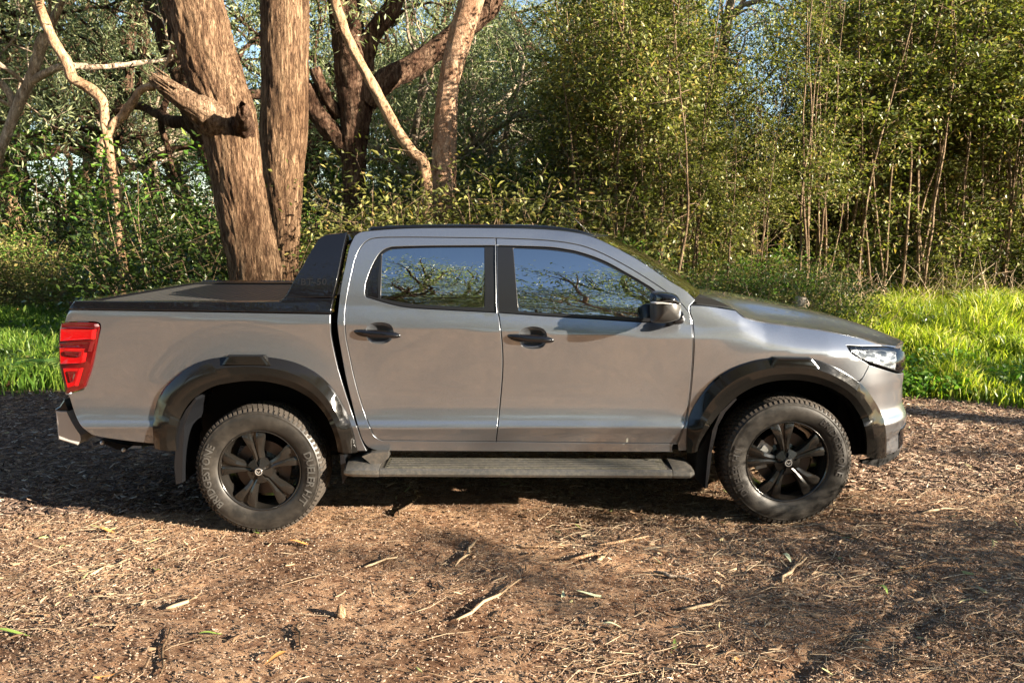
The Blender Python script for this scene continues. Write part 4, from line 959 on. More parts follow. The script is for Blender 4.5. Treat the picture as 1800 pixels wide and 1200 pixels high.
def join_geo(lst):
    V = []; F = []; o = 0
    for v, f in lst: V.append(np.asarray(v)); F += [tuple(i + o for i in q) for q in f]; o += len(v)
    return np.concatenate(V), F
def high_crown(P, d, seed, leafm, L=2.6, r=.14, per=26, n=5, ln=.15):
    rs = np.random.default_rng(seed); tubes = []; tips = []
    for i in range(n):
        a = rs.uniform(0, 6.28); branch(P, np.array(d) + .7 * np.array([math.cos(a), math.sin(a), rs.uniform(-.1, .5)]), L * rs.uniform(.8, 1.2), r, 2, rs, tubes, tips)
    V, F = tube(tubes, 6); return (V, F), leafmesh('crown', [leafgeo(tips, per, .34, ln, .035, rs, .8)], leafm)
def grounded(P, Rr, flare_=1.35):
    b = P[-1]; g = np.array([b[0] + (b[0] - P[-2][0]) * .4, b[1], float(gbase(b[0], b[1])) - .15]); m = (b + g) / 2
    return np.r_[P, [m], [g]], np.r_[Rr, Rr[-1] * 1.08, Rr[-1] * flare_]
YA, YB = 5.0, 6.2
PA, RA = px_path([(289, 385, 0, YA), (317, 411, 93, YA), (341, 434, 163, YA), (357, 447, 205, YA), (362, 452, 250, YA), (378, 463, 327, YA), (396, 482, 420, YA), (406, 496, 494, YA)]); PA, RA = grounded(PA, RA)
topA = [PA[0] + np.array([-1.3, .4, 4.0]), PA[0] + np.array([-.45, .1, 1.5])]
PA = np.r_[topA, PA]; RA = np.r_[[.20, .28], RA]
kn = at(360, 200, YA - .25)
geoA = bark_tube(PA, RA, 260, 110, 1.0, .07, knobs=[(kn + [0, 0, 0], .16, .07), (at(425, 205, YA - .3), .13, .05)])
limbP = np.array([at(386, 215, YA - .12), at(364, 200, YA - .25), at(345, 188, YA - .36), at(318, 172, YA - .42), at(292, 153, YA - .46), at(268, 136, YA - .48)]); limbR = np.array([.24, .20, .135, .105, .088, .05])
geoL = bark_tube(limbP, limbR, 60, 48, 5.0, .07)
stubP = np.array([at(425, 230, YA - .1), at(430, 212, YA - .36), at(428, 196, YA - .52), at(424, 182, YA - .60)]); geoS = bark_tube(stubP, [.13, .085, .055, .03], 34, 30, 9.0, .1)
(cv_, cf_), crA = high_crown(PA[0], (-.3, 0, 1), 31, L_GUM)
tA = tag(empty('gum_tree', tuple(PA[-1])), 'thick leaning gum trunk with a broken limb stub, left of its upright neighbour', 'tree')
def sub(name, geo, m, root, smooth=True): V, F = geo; V = np.asarray(V) - np.array(root.location); return link(name, mesh(name, V, F, m, smooth=smooth), root)
sub('trunk', geoA, B_MAIN, tA); sub('broken_limb', geoL, B_WOOD, tA); sub('broken_stub', geoS, B_DARK, tA); sub('limb', (cv_, cf_), B_MAIN, tA); o = link('crown', crA, tA); o.location = tuple(-np.array(tA.location))
# splintered end of the limb
spl = []; e = limbP[-1]; ed_ = limbP[-1] - limbP[-3]; ed_ /= np.linalg.norm(ed_); rs = np.random.default_rng(3)
for i in range(16):
    o_ = rs.normal(size=3) * .045; p0 = e - ed_ * .25 + o_; spl.append((np.array([p0, p0 + ed_ * rs.uniform(.2, .42) + rs.normal(size=3) * .015]), [.016, .002]))
sub('splinters', tube(spl, 4), B_WOOD, tA)
PB, RB = px_path([(460, 541, 0, YB), (461, 541, 70, YB), (462, 541, 140, YB), (460, 538, 233, YB), (466, 530, 327, YB), (474, 526, 400, YB), (478, 523, 467, YB)]); PB, RB = grounded(PB, RB, 1.25)
PB = np.r_[[PB[0] + np.array([.5, .2, 4.2]), PB[0] + np.array([.1, .1, 1.6])], PB]; RB = np.r_[[.18, .26], RB]
geoB = bark_tube(PB, RB, 240, 96, 21.0, .05)
(cv_, cf_), crB = high_crown(PB[0], (.2, 0, 1), 32, L_GUM)
tB = tag(empty('gum_tree', tuple(PB[-1])), 'straight upright gum trunk right beside the thick leaning one', 'tree'); sub('trunk', geoB, B_MAIN, tB); sub('limb', (cv_, cf_), B_MAIN, tB); o = link('crown', crB, tB); o.location = tuple(-np.array(tB.location))
# dark many-limbed tree behind the cab
YC = 9.2
def limb(lst, m_w=None): return px_path(lst)
C0 = px_path([(588, 632, 60, YC), (592, 650, 120, YC), (596, 652, 175, YC), (601, 645, 245, YC), (604, 640, 315, YC), (600, 642, 400, YC)]); C0 = grounded(*C0)
geoC = [bark_tube(C0[0], C0[1], 90, 44, 41.0, .12)]
for k, l in enumerate([[(560, 590, -40, YC), (577, 607, 10, YC), (585, 618, 70, YC), (594, 632, 130, YC)], [(612, 636, -60, YC + .2), (608, 632, 0, YC + .2), (612, 640, 60, YC), (614, 644, 130, YC)], [(862, 892, -20, YC + .6), (840, 872, 20, YC + .5), (786, 818, 60, YC + .4), (726, 762, 104, YC + .2), (660, 700, 142, YC), (624, 664, 178, YC)],
    [(532, 552, 150, YC - .2), (543, 568, 195, YC - .2), (568, 600, 232, YC - .1), (596, 634, 262, YC)], [(544, 560, 120, YC - .3), (562, 580, 165, YC - .2), (585, 606, 205, YC)], [(690, 716, -20, YC), (672, 700, 22, YC), (640, 668, 62, YC), (622, 656, 120, YC)]]):
    p_, r_ = px_path(l); geoC.append(bark_tube(p_, r_, 36, 24, 50.0 + k, .12))
rs = np.random.default_rng(88); tb = []; tp_ = []
for st in (at(575, -40, YC), at(620, -60, YC), at(876, -20, YC + .6), at(700, -20, YC), at(542, 150, YC - .2)): 
    for q in range(3): branch(st, np.array([rs.normal() * .6, rs.normal() * .5, .8]), 1.9, .07, 2, rs, tb, tp_)
geoC.append(tube(tb, 5))
tC = tag(empty('gum_tree', tuple(C0[0][-1])), 'dark red-brown tree forking into many heavy limbs behind the cab roof', 'tree'); sub('trunk', join_geo(geoC), B_DARK, tC); o = link('crown', leafmesh('crown', [leafgeo(tp_, 24, .34, .13, .032, rs, .8)], L_GUM), tC); o.location = tuple(-np.array(tC.location))
# pale trunk right of it
YE = 8.4
E0 = px_path([(828, 870, -60, YE), (808, 850, 0, YE), (787, 829, 70, YE), (773, 808, 140, YE), (764, 803, 210, YE), (759, 801, 297, YE), (760, 802, 400, YE)]); E0 = grounded(*E0)
E0 = (np.r_[[E0[0][0] + np.array([.8, 0, 2.5])], E0[0]], np.r_[.10, E0[1]])
(cv_, cf_), crE = high_crown(E0[0][0], (.2, 0, 1), 35, L_GUM, 2.0, .07, 22)
tE = tag(empty('gum_tree', tuple(E0[0][-1])), 'smooth pale pink trunk leaning right, rising behind the middle of the cab roof', 'tree'); sub('trunk', bark_tube(E0[0], E0[1], 120, 48, 61.0, .05), B_PALE, tE); sub('limb', (cv_, cf_), B_PALE, tE); o = link('crown', crE, tE); o.location = tuple(-np.array(tE.location))
# slim pale stem crossing the dark tree
D0 = px_path([(574, 588, -20, 7.9), (580, 596, 0, 7.9), (600, 616, 60, 7.9), (628, 643, 115, 7.9), (660, 677, 175, 7.9), (690, 708, 232, 7.9), (716, 734, 268, 7.9), (738, 756, 300, 7.9)]); D0 = grounded(*D0)
tD = tag(empty('leaning_gum_stem', tuple(D0[0][-1])), 'slim bare pale stem leaning left across the dark forked tree', 'tree'); sub('trunk', bark_tube(D0[0], D0[1], 80, 20, 71.0, .06), B_TAN, tD)
# twisting pale limb at the left
YF = 7.2
F0 = px_path([(58, 72, -20, YF), (66, 80, 20, YF), (84, 99, 66, YF), (108, 124, 108, YF), (120, 136, 138, YF), (148, 165, 155, YF), (172, 188, 180, YF), (178, 193, 220, YF), (186, 200, 262, YF), (192, 206, 300, YF), (199, 214, 342, YF)])
F1 = px_path([(266, 276, 152, YF), (244, 254, 158, YF), (230, 241, 176, YF), (214, 226, 198, YF), (192, 206, 222, YF), (176, 190, 250, YF), (168, 182, 275, YF)])
F0g = grounded(*F0); geoF = [bark_tube(F0g[0], F0g[1], 100, 20, 81.0, .07), bark_tube(F1[0], F1[1], 50, 16, 84.0, .07)]
tF = tag(empty('twisted_gum_tree', tuple(F0g[0][-1])), 'slim orange-tan tree with a zigzag twisting trunk at the upper left', 'tree'); sub('trunk', join_geo(geoF), B_TAN, tF)
rs = np.random.default_rng(5); tb = []; tp_ = []
for st in (F0[0][0], F0[0][0], F1[0][0]): branch(st, (rs.normal() * .5, .2, .8), 1.3, .035, 2, rs, tb, tp_)
sub('twigs', tube(tb, 4), B_TAN, tF); o = link('crown', leafmesh('crown', [leafgeo(tp_, 14, .25, .11, .025, rs, .8)], L_GUM), tF); o.location = tuple(-np.array(tF.location))
YG = 8.6
G0 = px_path([(66, 92, 60, YG), (56, 82, 90, YG), (42, 66, 140, YG), (18, 42, 190, YG), (0, 22, 240, YG), (-30, -4, 310, YG), (-50, -20, 400, YG)]); G0 = (G0[0], G0[1] * .68); G0g = grounded(*G0)
G1 = [px_path(l) for l in ([(78, 90, 60, YG), (96, 106, 20, YG), (120, 128, -30, YG)], [(20, 30, 190, YG), (8, 18, 160, YG), (-20, -10, 130, YG)], [(40, 52, 150, YG), (100, 110, 118, YG), (170, 178, 118, YG + .4), (250, 256, 110, YG + .8), (300, 304, 104, YG + .9)])]
tG = tag(empty('gum_tree', tuple(G0g[0][-1])), 'pale grey tree leaning right at the left edge of the photo', 'tree'); sub('trunk', join_geo([bark_tube(G0g[0], G0g[1], 80, 24, 91.0, .06)] + [bark_tube(p_, r_, 20, 12, 95.0, .06) for p_, r_ in G1]), B_GREY, tG)
rs = np.random.default_rng(6); tb = []; tp_ = []
for p_, r_ in G1:
    for q in range(3): branch(p_[0] if q else p_[-1], (rs.normal() * .6, rs.normal() * .5, .6), 1.4, .03, 2, rs, tb, tp_)
sub('twigs', tube(tb, 4), B_GREY, tG); o = link('crown', leafmesh('crown', [leafgeo(tp_, 16, .28, .12, .028, rs, .8)], L_GUM), tG); o.location = tuple(-np.array(tG.location))

# ---------------------------------------------------------------- forest of gums beyond
gums = [gum_meshes(100 + i, H, L_GUM, bk, ln_, nl, per=pr_) for i, (H, bk, ln_, nl, pr_) in enumerate([(9, B_GREY, .25, 6, 22), (11, B_DARK, .15, 6, 22), (8, B_GREY, .35, 7, 19), (12, B_DARK, .2, 7, 22), (10, B_TAN, .3, 6, 20)])]
rp_ = np.random.default_rng(12); spots = []
for i in range(60):
    for _ in range(60):
        Y = rp_.uniform(12, 34); X = rp_.uniform(-1, 1) * (Y + 4.4) * .78 - (3 if i % 3 == 0 else 0)
        if i > 46: Y = rp_.uniform(15, 30); X = rp_.uniform(-3, 7)
        if Y < 16 and X > -2: continue
        if -2.9 < X - 0 and False: continue
        px = 900 + 1364 * X / (Y + 5)
        if 1130 < px < 1470: continue
        if all(math.hypot(X - a, Y - b) > 2.0 for a, b in spots): spots.append((X, Y)); break
for i, (X, Y) in enumerate(spots):
    v = int(rp_.integers(0, 5)); tm, cm = gums[v]
    kd = ['grey-barked', 'dark-barked', 'crooked grey-barked', 'tall dark-barked', 'tan-barked'][v]
    plant('gum_tree', [('trunk', tm), ('crown', cm)], (X, Y, float(gbase(X, Y)) - .05), rp_.uniform(0, 6.28), rp_.uniform(.8, 1.25), kd + ' gum tree in the open forest behind the undergrowth', 'tree', kd + ' gum trees in the forest')
# trees on the near side of the clearing (mirrored in the glass and paint)
for i, (X, Y, v, sc) in enumerate([(-12.5, -11, 0, 1.1), (-8.2, -11.5, 3, .95), (-4.8, -10.2, 4, 1.05), (-1.6, -11.8, 1, 1.0), (2.2, -10.5, 0, 1.15), (5.6, -11.5, 3, .95), (9.0, -11, 4, 1.1), (-10.5, -16, 1, 1.1), (-6, -16, 2, 1.5), (-.5, -16.5, 3, 1.1), (4, -17, 1, 1.2), (10, -17, 3, 1.1), (-3, -22, 3, 1.3), (7, -23, 1, 1.3), (-14, -20, 3, 1.3)]):
    tm, cm = gums[v]; plant('gum_tree', [('trunk', tm), ('crown', cm)], (X, Y, -.1), i * 1.3, sc * 1.12, 'gum tree behind the photographer, mirrored in the truck windows', 'tree', 'gum trees across the clearing')

for X, Y, v, sc, lab in ((14.0, -2.6, 1, .85, 'gum tree down the track beyond the right edge, dappling the big trunks'), (26, -5.5, 0, 1.0, 'gum tree far down the track beyond the right edge')):
    tm, cm = gums[v]; plant('gum_tree', [('trunk', tm), ('crown', cm)], (X, Y, -.1), 1.0, sc, lab, 'tree')
# ---------------------------------------------------------------- shrubs
def shrub_meshes(seed, rad, H, leafm, barkm, n=42, per=70, ln=.085, wd=.038, clump=.16, extra=None):
    rs = np.random.default_rng(seed); tubes = []; tips = []
    for i in range(n):
        a = rs.uniform(0, 6.28); q = rs.uniform(.1, 1) ** .5; hh = H * rs.uniform(.35, 1.0) * (1 - .35 * q * q)
        p0 = np.array([math.cos(a) * q * rad * .25, math.sin(a) * q * rad * .25, -.1]); p1 = np.array([math.cos(a) * q * rad, math.sin(a) * q * rad, hh])
        mid = p0 * .45 + p1 * .55 + rs.normal(size=3) * .12; mid[2] = hh * .55; pts = catmull([p0, mid, p1], 3); tubes.append((pts, np.linspace(.011, .003, len(pts))))
        for t in np.linspace(.35, 1, 5):
            b = pts[int(t * (len(pts) - 1))]; e = b + rs.normal(size=3) * np.array([.3, .3, .2]); tips += [e, (b + e) / 2]; tubes.append((np.array([b, e]), [.003, .0015]))
    V, F = tube(tubes, 4); tips = np.array(tips); 
    parts = [('stems', mesh('stems', V, F, barkm)), ('foliage', leafmesh('foliage', [leafgeo(tips, max(1, per // 10), clump, ln, wd, rs, .15)], leafm))]
    if extra is not None:
        k = tips[tips[:, 2] > H * .62]; k = k[rs.permutation(len(k))[:60]]; parts.append(('new_growth', leafmesh('new_growth', [leafgeo(k, 9, .10, ln * 1.15, wd * 1.1, rs, -.2)], extra)))
    return parts
SH_D = [shrub_meshes(200 + i, 1.25, 2.5, L_DARK, B_STEM, 46, 110, extra=L_BRIGHT if i == 0 else None) for i in range(3)]
SH_O = [shrub_meshes(210 + i, 1.15, 1.9, L_OLIVE, B_STEM, 46, 100, .075, .03, .15) for i in range(3)]
SH_Y = shrub_meshes(220, 1.2, 1.5, L_OLIVE, B_STEM, 60, 130, .06, .028, .13, extra=L_BRIGHT)
def sh(kind, X, Y, sc, label, group=None, sz=None): 
    global _k; _k = globals().get('_k', 0) + 1
    return plant('shrub', kind, (X, Y, float(gbase(X, Y))), _k * 1.7, sc, label, 'shrub', group, sz)
for X, Y, sc, v, lab in ((-5.0, 6.9, 1.15, 0, 'tall dark shrub with bright new leaves, nearest the bed left of the leaning trunk'), (-4.1, 7.3, .95, 1, 'dark shrub directly behind the leaning trunk'), (-7.4, 11.4, 1.0, 2, 'dark shrub at the far left behind the yellow-green bushes'), (-3.9, 8.6, 1.0, 2, 'dark shrub glimpsed between the upright trunk and the forked tree'),
    (-5.6, 9.2, 1.1, 1, 'tall dark shrub behind the twisting tan tree'), (-6.1, 8.2, .8, 1, 'dark shrub at the foot of the twisting tan tree'), (-3.2, 6.9, .75, 0, 'small shrub with bright new leaves right of the upright trunk')):
    sh(SH_D[v], X, Y, sc, lab, 'dark shrubs left of the big trunks')
for X, Y, sc in ((-8.6, 9.6, 1.05), (-10.0, 10.2, 1.2), (-7.6, 9.0, .8), (-9.2, 8.6, .6)):
    sh(SH_Y, X, Y, sc, 'low rounded yellow-green bush at the left edge, behind the grass', 'sunlit low bushes at the left')
for i, (X, Y, sc) in enumerate(((-2.3, 6.9, 1.0), (-1.2, 7.4, 1.15), (-.2, 7.0, 1.1), (.9, 7.3, 1.15), (1.9, 7.8, 1.2), (-1.8, 8.6, 1.3), (.2, 8.9, 1.3), (2.9, 8.0, 1.1), (-2.9, 8.0, 1.0))):
    sh(SH_O[i % 3], X, Y, sc * 1.22, 'airy olive shrub in the row just behind the cab roof', 'olive shrubs behind the cab')
for X, Y, sc, v in ((-12, 11, 1.4, 1), (-10, 13, 1.6, 0), (-7.5, 12.5, 1.5, 2), (-4.5, 12.5, 1.4, 1), (-2, 13.5, 1.5, 2), (-14, 15, 1.8, 0), (0.5, 13, 1.5, 1), (-6, 16, 1.8, 0), (-11, 17, 1.9, 2), (-16, 12, 1.6, 2)):
    sh(SH_D[v], X, Y, sc, 'dark undergrowth shrub under the far gum trees', 'undergrowth shrubs under the far gums')

# ---------------------------------------------------------------- thicket of saplings on the right
def sapling_meshes(seed, H, leafm):
    rs = np.random.default_rng(seed); tubes = []; tips = []
    for st in range(rs.integers(2, 5)):
        a = rs.uniform(0, 6.28); pts, d = wander((rs.normal() * .12, rs.normal() * .12, -.1), (math.cos(a) * .13, math.sin(a) * .13, 1), H * rs.uniform(.75, 1), 14, rs, .055, .05)
        rad = np.linspace(rs.uniform(.02, .038), .006, len(pts)); tubes.append((pts, rad))
        for i in range(int(19 + 8 * (st == 0))):
            f = rs.uniform(.10, 1) ** .8; j = min(len(pts) - 2, int(f * (len(pts) - 1))); b = pts[j] + (pts[j+1] - pts[j]) * rs.random()
            if b[2] < 2.6 and rs.random() < .55: continue
            a2 = rs.uniform(0, 6.28); L = rs.uniform(.35, 1.1); e, _ = wander(b, (math.cos(a2), math.sin(a2), rs.uniform(-.1, .9)), L, 4, rs, .2, .02)
            tubes.append((e, np.linspace(.008, .002, len(e)))); tips += [e[-1], e[-2], e[2], e[-1] + rs.normal(size=3) * .15]
    V, F = tube(tubes, 5); return [('trunk', mesh('trunk', V, F, B_STEM)), ('crown', leafmesh('crown', [leafgeo(tips, 15, .10, .088, .042, rs, .2)], leafm))]
SP = [sapling_meshes(300 + i, H, L_OLIVE if i in (1, 4) else L_THICK) for i, H in enumerate([6.2, 5.6, 7.2, 6.8, 5.2, 7.6, 6.4])]
sp_spots = []; rq = np.random.default_rng(44)
for i in range(215):
    for _ in range(80):
        X = rq.uniform(1.2, 14.5); Y = 6.4 + 1.7 * float(smooth(3.6, 6.0, X)) + 2.0 * float(smooth(2.2, .8, X)) + 8.5 * rq.random() ** 1.35
        if X > (Y + 4.6) * .76: continue
        if all(math.hypot(X - a, Y - b) > .5 for a, b in sp_spots): sp_spots.append((X, Y)); break
for i, (X, Y) in enumerate(sp_spots):
    v = int(rq.integers(0, 7)); k = 'olive-leaved' if v in (1, 4) else 'dark-leaved'
    px_ = 900 + 1364 * X / (Y + 4.8); dpx = abs(px_ - 1303); hs = rq.uniform(.85, 1.15) if dpx > 150 else (rq.uniform(.66, .76) if dpx > 75 else rq.uniform(.50, .60))
    wh = 'above the cab roof' if px_ < 1060 else 'behind the windscreen' if px_ < 1220 else 'behind the bonnet' if px_ < 1500 else 'behind the sunlit grass'; rw = 'front-row' if Y < 9.6 else 'deep-set'
    plant('sapling', SP[v], (X, Y, float(gbase(X, Y))), rq.uniform(0, 6.28), hs, f'{rw} thin-stemmed {k} sapling in the thicket {wh}', 'sapling', f'{rw} {k} saplings {wh}')
for i in range(36):
    X = rq.uniform(1.6, 12.5); Y = 6.5 + 1.9 * float(smooth(3.6, 6.0, X)) + .05 * X + rq.uniform(-.3, 1.5); sh(SH_D[i % 3] if i % 3 else SH_O[1], X, Y, rq.uniform(.4, .72), 'small shrub at the foot of the sapling thicket', 'small shrubs at the foot of the thicket')
for i in range(22):
    X = rq.uniform(0, 22); Y = rq.uniform(17, 24); sh(SH_D[i % 3], X, Y, rq.uniform(1.2, 1.9), 'dark undergrowth shrub far behind the thicket stems', 'undergrowth behind the thicket')
for i in range(16):
    X = rq.uniform(-4, 8); Y = rq.uniform(13, 24); sh(SH_D[i % 3], X, Y, rq.uniform(1.3, 1.8), 'dark undergrowth shrub far behind the thicket stems', 'undergrowth behind the thicket')
for i in range(26):
    X = -20 + i * 1.65 + rq.uniform(-.5, .5); Y = -15.5 + rq.uniform(-2.5, 2); sh(SH_D[i % 3], X, Y, rq.uniform(1.0, 1.7), 'shrub across the clearing behind the photographer, mirrored in the paint', 'shrubs across the clearing')  # unseen hedge, added to cover the bright horizon that the truck reflects
for i in range(18):
    X = rq.uniform(1.6, 4.1); Y = rq.uniform(5.2, 6.6); sh((SH_O + SH_D)[i % 6], X, Y, rq.uniform(.42, .66), 'small shrub at the foot of the sapling thicket', 'small shrubs at the foot of the thicket')
# dead brown twigs tangled at the thicket's foot
rs = np.random.default_rng(9); tb = []
for i in range(1500):
    X = rs.uniform(1.6, 11.5); Y = 6.0 + 1.7 * float(smooth(3.6, 6.0, X)) + .04 * X + rs.normal() * .5; z = float(gbase(X, Y)); a = rs.uniform(0, 6.28); L = rs.uniform(.3, 1.1)
    e, _ = wander((X, Y, z + rs.uniform(0, .25)), (math.cos(a), math.sin(a), rs.uniform(0, 1.6)), L, 3, rs, .35); tb.append((e, np.linspace(.006, .002, 4)))
V, F = tube(tb, 3); tag(link('dead_twigs', mesh('dead_twigs', V, F, L_DRY)), 'tangle of dead brown twigs at the foot of the thicket', 'dead twigs', kind='stuff')
for q, (X, Y, sc_) in enumerate(((7.6, -4.1, .42), (8.6, -3.5, .5), (9.6, -4.9, .55))):
    plant('sapling', SP[(0, 3, 6, 2)[q]], (X, Y, float(gbase(X, Y))), q * 1.9, sc_, 'young sapling beside the track beyond the right edge, dappling the dirt', 'sapling', 'young saplings beside the track')
# off-frame shrub whose shade reaches the front wheel
sh(SH_O[1], 7.0, -3.1, 1.0, 'airy shrub beside the track, out of frame to the right')
sh(SH_D[1], 4.35, -1.3, .62, 'low shrub beside the track, ahead of the truck and out of frame')
sh(SH_D[1], 8.6, -4.6, .95, 'shrub beside the track, further ahead of the truck')

# ---------------------------------------------------------------- grass
def grass(name, pts, h, m, label, seed, lean=.35, w=.006):
    rs = np.random.default_rng(seed); n = len(pts); P = np.c_[pts, gbase(pts[:, 0], pts[:, 1]) - .01]
    H = (h * rs.uniform(.45, 1.15, n))[:, None]; a = rs.uniform(0, 6.28, n); s = np.stack([np.cos(a), np.sin(a), np.zeros(n)], 1); b = rs.uniform(0, 6.28, n)
    dv = np.stack([np.cos(b), np.sin(b), np.zeros(n)], 1) * rs.uniform(.1, 1.1, n)[:, None] * lean; u = np.array([0, 0, 1.])
    W = (w * rs.uniform(.7, 1.5, n))[:, None]
    m1 = P + (u * .45 + dv * .25) * H; m2 = P + (u * .8 + dv * .7) * H; t = P + (u * .93 + dv * 1.35) * H
    V = np.stack([P - s * W, P + s * W, m1 + s * W, m1 - s * W, m2 + s * W * .7, m2 - s * W * .7, t], 1).reshape(-1, 3); i = np.arange(n)[:, None] * 7
    F = np.concatenate([i + np.array([q]) for q in ([0, 1, 2], [0, 2, 3], [3, 2, 4], [3, 4, 5], [5, 4, 6])], 0)
    return tag(link(name, mesh(name, V, F, m, smooth=False)), label, 'grass', kind='stuff')
def scatter(n, x0, x1, y0, y1, f, seed):
    rs = np.random.default_rng(seed); x = rs.uniform(x0, x1, n); y = rs.uniform(y0, y1, n); k = rs.random(n) < f(x, y); return np.c_[x, y][k]
fr_ = lambda x, y: np.clip((y - (2.9 + .25 * np.sin(x * 2.1) + vnoise(x, y, .8, 9) * 1.3)) / .7, 0, 1) * np.clip((10.0 - y) / 2, 0, 1) * np.clip(.75 + vnoise(x, y, .5, 11) * 1.6, .12, 1) * np.clip((x - (1.0 + 3.1 * smooth(3.6, 5.2, y))) / .7, 0, 1)
pts = scatter(150000, 1.0, 9.5, 2.5, 9.4, fr_, 1); hh = .20 + .24 * smooth(3.2, 6, pts[:, 1]) + .42 * (vnoise(pts[:, 0], pts[:, 1], .55, 12) + .1)
grass('tall_grass', pts, np.clip(hh, .07, .7), L_GRASS, 'bright green sunlit grass on the bank behind the bonnet', 2, .5, .007)
fl_ = lambda x, y: np.clip((y - (4.0 + vnoise(x, y, .8, 9) * 1.3)) / .8, 0, 1) * np.clip((11.5 - y) / 2, 0, 1) * np.clip(.75 + vnoise(x, y, .5, 13) * 1.6, .12, 1)
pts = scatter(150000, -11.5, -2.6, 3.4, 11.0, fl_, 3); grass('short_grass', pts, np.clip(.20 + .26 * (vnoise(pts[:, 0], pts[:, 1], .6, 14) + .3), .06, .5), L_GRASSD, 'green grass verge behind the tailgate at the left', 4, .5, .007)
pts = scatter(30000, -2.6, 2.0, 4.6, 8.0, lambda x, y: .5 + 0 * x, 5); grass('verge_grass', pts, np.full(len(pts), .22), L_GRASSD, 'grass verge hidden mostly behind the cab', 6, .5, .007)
def broad(n, x0, x1, y0, y1, seed, name, label, m, ln=.07, h=.22):
    pts = scatter(n, x0, x1, y0, y1, lambda x, y: np.clip(.5 + vnoise(x, y, .45, seed) * 3, 0, 1), seed); rs = np.random.default_rng(seed); C = np.c_[pts, gbase(pts[:, 0], pts[:, 1]) + rs.uniform(.02, h, len(pts))]
    V, F = leafgeo(C, 3, .05, ln, ln * .55, rs, -.1); tag(link(name, mesh(name, V, F, m, smooth=False)), label, 'weeds', kind='stuff')
broad(5200, 2.4, 8.6, 3.2, 5.4, 21, 'broadleaf_weeds', 'low broadleaf weeds along the front edge of the grass bank', L_BRIGHT)
broad(3600, -8.5, -3.2, 4.6, 7.4, 22, 'ground_herbs', 'low leafy herbs among the shaded grass at the left', L_DARK, .08)
# ferns: fronds with paired leaflets
def fern(X, Y, n, L, label, seed):
    rs = np.random.default_rng(seed); V = []; F = []
    for i in range(n):
        a = i * 2.4 + rs.normal() * .2; d = np.array([math.cos(a), math.sin(a), 0]); s = np.array([-d[1], d[0], 0]); o = len(V) 
        for k in range(16):
            t = k / 16; c = d * L * t * .85 + np.array([0, 0, L * (.75 * t - .75 * t * t * .9)]) ; wl = L * .20 * math.sin(math.pi * (t * .85 + .12)); 
            for sg in (-1, 1):
                o = len(V); V += [c, c + s * sg * wl * .6 + d * .012, c + s * sg * wl + d * .03 - np.array([0, 0, .02]), c + s * sg * wl * .6 - d * .012 + d * .02]; F += [(o, o+1, o+2), (o, o+2, o+3)]
    return tag(link('fern', mesh('fern', np.array(V), F, L_BRIGHT, smooth=False), None, (X, Y, float(gbase(X, Y)) + .05)), label, 'fern')
f1 = at(372, 492, 4.2); fern(f1[0], 4.3, 16, 1.25, 'green fern at the foot of the leaning trunk, seen over the bed', 1)
f2 = at(70, 535, 4.9); fern(f2[0], 5.1, 14, .95, 'pale green fern behind the tail light at the left', 2); f3 = at(1770, 500, 6.5); fern(f3[0], 6.6, 12, .95, 'fern at the right edge beneath the thicket', 3)

# ---------------------------------------------------------------- litter
def litter(name, n, reg, m, ln, wd, label, seed, tilt=.25, thick=True, dens=None, align=.0):
    rs = np.random.default_rng(seed); x = rs.uniform(reg[0], reg[1], n); u = rs.random(n); y = reg[2] + (reg[3] - reg[2]) * u ** 1.25
    if dens is not None: k = rs.random(n) < dens(x, y); x, y = x[k], y[k]
    n = len(x); a = rs.uniform(0, math.pi, n); a = np.where(rs.random(n) < align, rs.normal(.35, .35, n), a)
    L = ln * rs.uniform(.35, 1.5, n) ** 1.3; W = wd * rs.uniform(.6, 1.5, n); d = np.stack([np.cos(a), np.sin(a), rs.normal(size=n) * tilt], 1); s = np.stack([-np.sin(a), np.cos(a), rs.normal(size=n) * tilt * 1.3], 1)
    C = np.stack([x, y, gz(x, y) + .004 + rs.random(n) * .008], 1); z = np.array([0, 0, 1.]); h = (W * .35)[:, None] * z; dL = d * (L / 2)[:, None]; sW = s * (W / 2)[:, None]; bow = rs.normal(size=n)[:, None] * .12 * L[:, None] * np.stack([-np.sin(a), np.cos(a), np.abs(rs.normal(size=n)) * .3], 1)
    V = np.stack([C - dL - sW * .4, C - dL + sW * .4, C + sW + bow, C - sW + bow, C + dL + sW * .3, C + dL - sW * .3, C - dL + h, C + bow + h * 1.6, C + dL + h], 1).reshape(-1, 3)
    i = np.arange(n)[:, None] * 9; F = np.concatenate([i + np.array([q]) for q in ([1, 2, 7], [1, 7, 6], [0, 6, 7], [0, 7, 3], [2, 4, 8], [2, 8, 7], [3, 7, 8], [3, 8, 5])], 0)
    return tag(link(name, mesh(name, V, F, m, smooth=False)), label, 'litter', kind='stuff')
M_CHIP = leafmat('bark_chip', [(0, (.06, .032, .02)), (.4, (.20, .12, .075)), (.85, (.36, .25, .175)), (1, (.52, .42, .31))], .03, .85, (1, .9, .7))
M_LEAFL = leafmat('fallen_gum_leaf', [(0, (.14, .075, .04)), (.5, (.33, .21, .12)), (.9, (.50, .37, .23)), (1, (.30, .33, .12))], .1, .6, (1, .9, .6))
M_GRIT = leafmat('pale_grit', [(0, (.07, .045, .032)), (.7, (.24, .17, .12)), (1, (.34, .26, .19))], 0, .9)
M_DARKL = leafmat('dark_bark_mulch', [(0, (.03, .018, .012)), (.6, (.10, .06, .04)), (.93, (.22, .15, .11)), (1, (.42, .36, .29))], .02, .8)
view = lambda x, y: (np.abs(x) < (y + 4.6) * .70 + .2) * 1.0
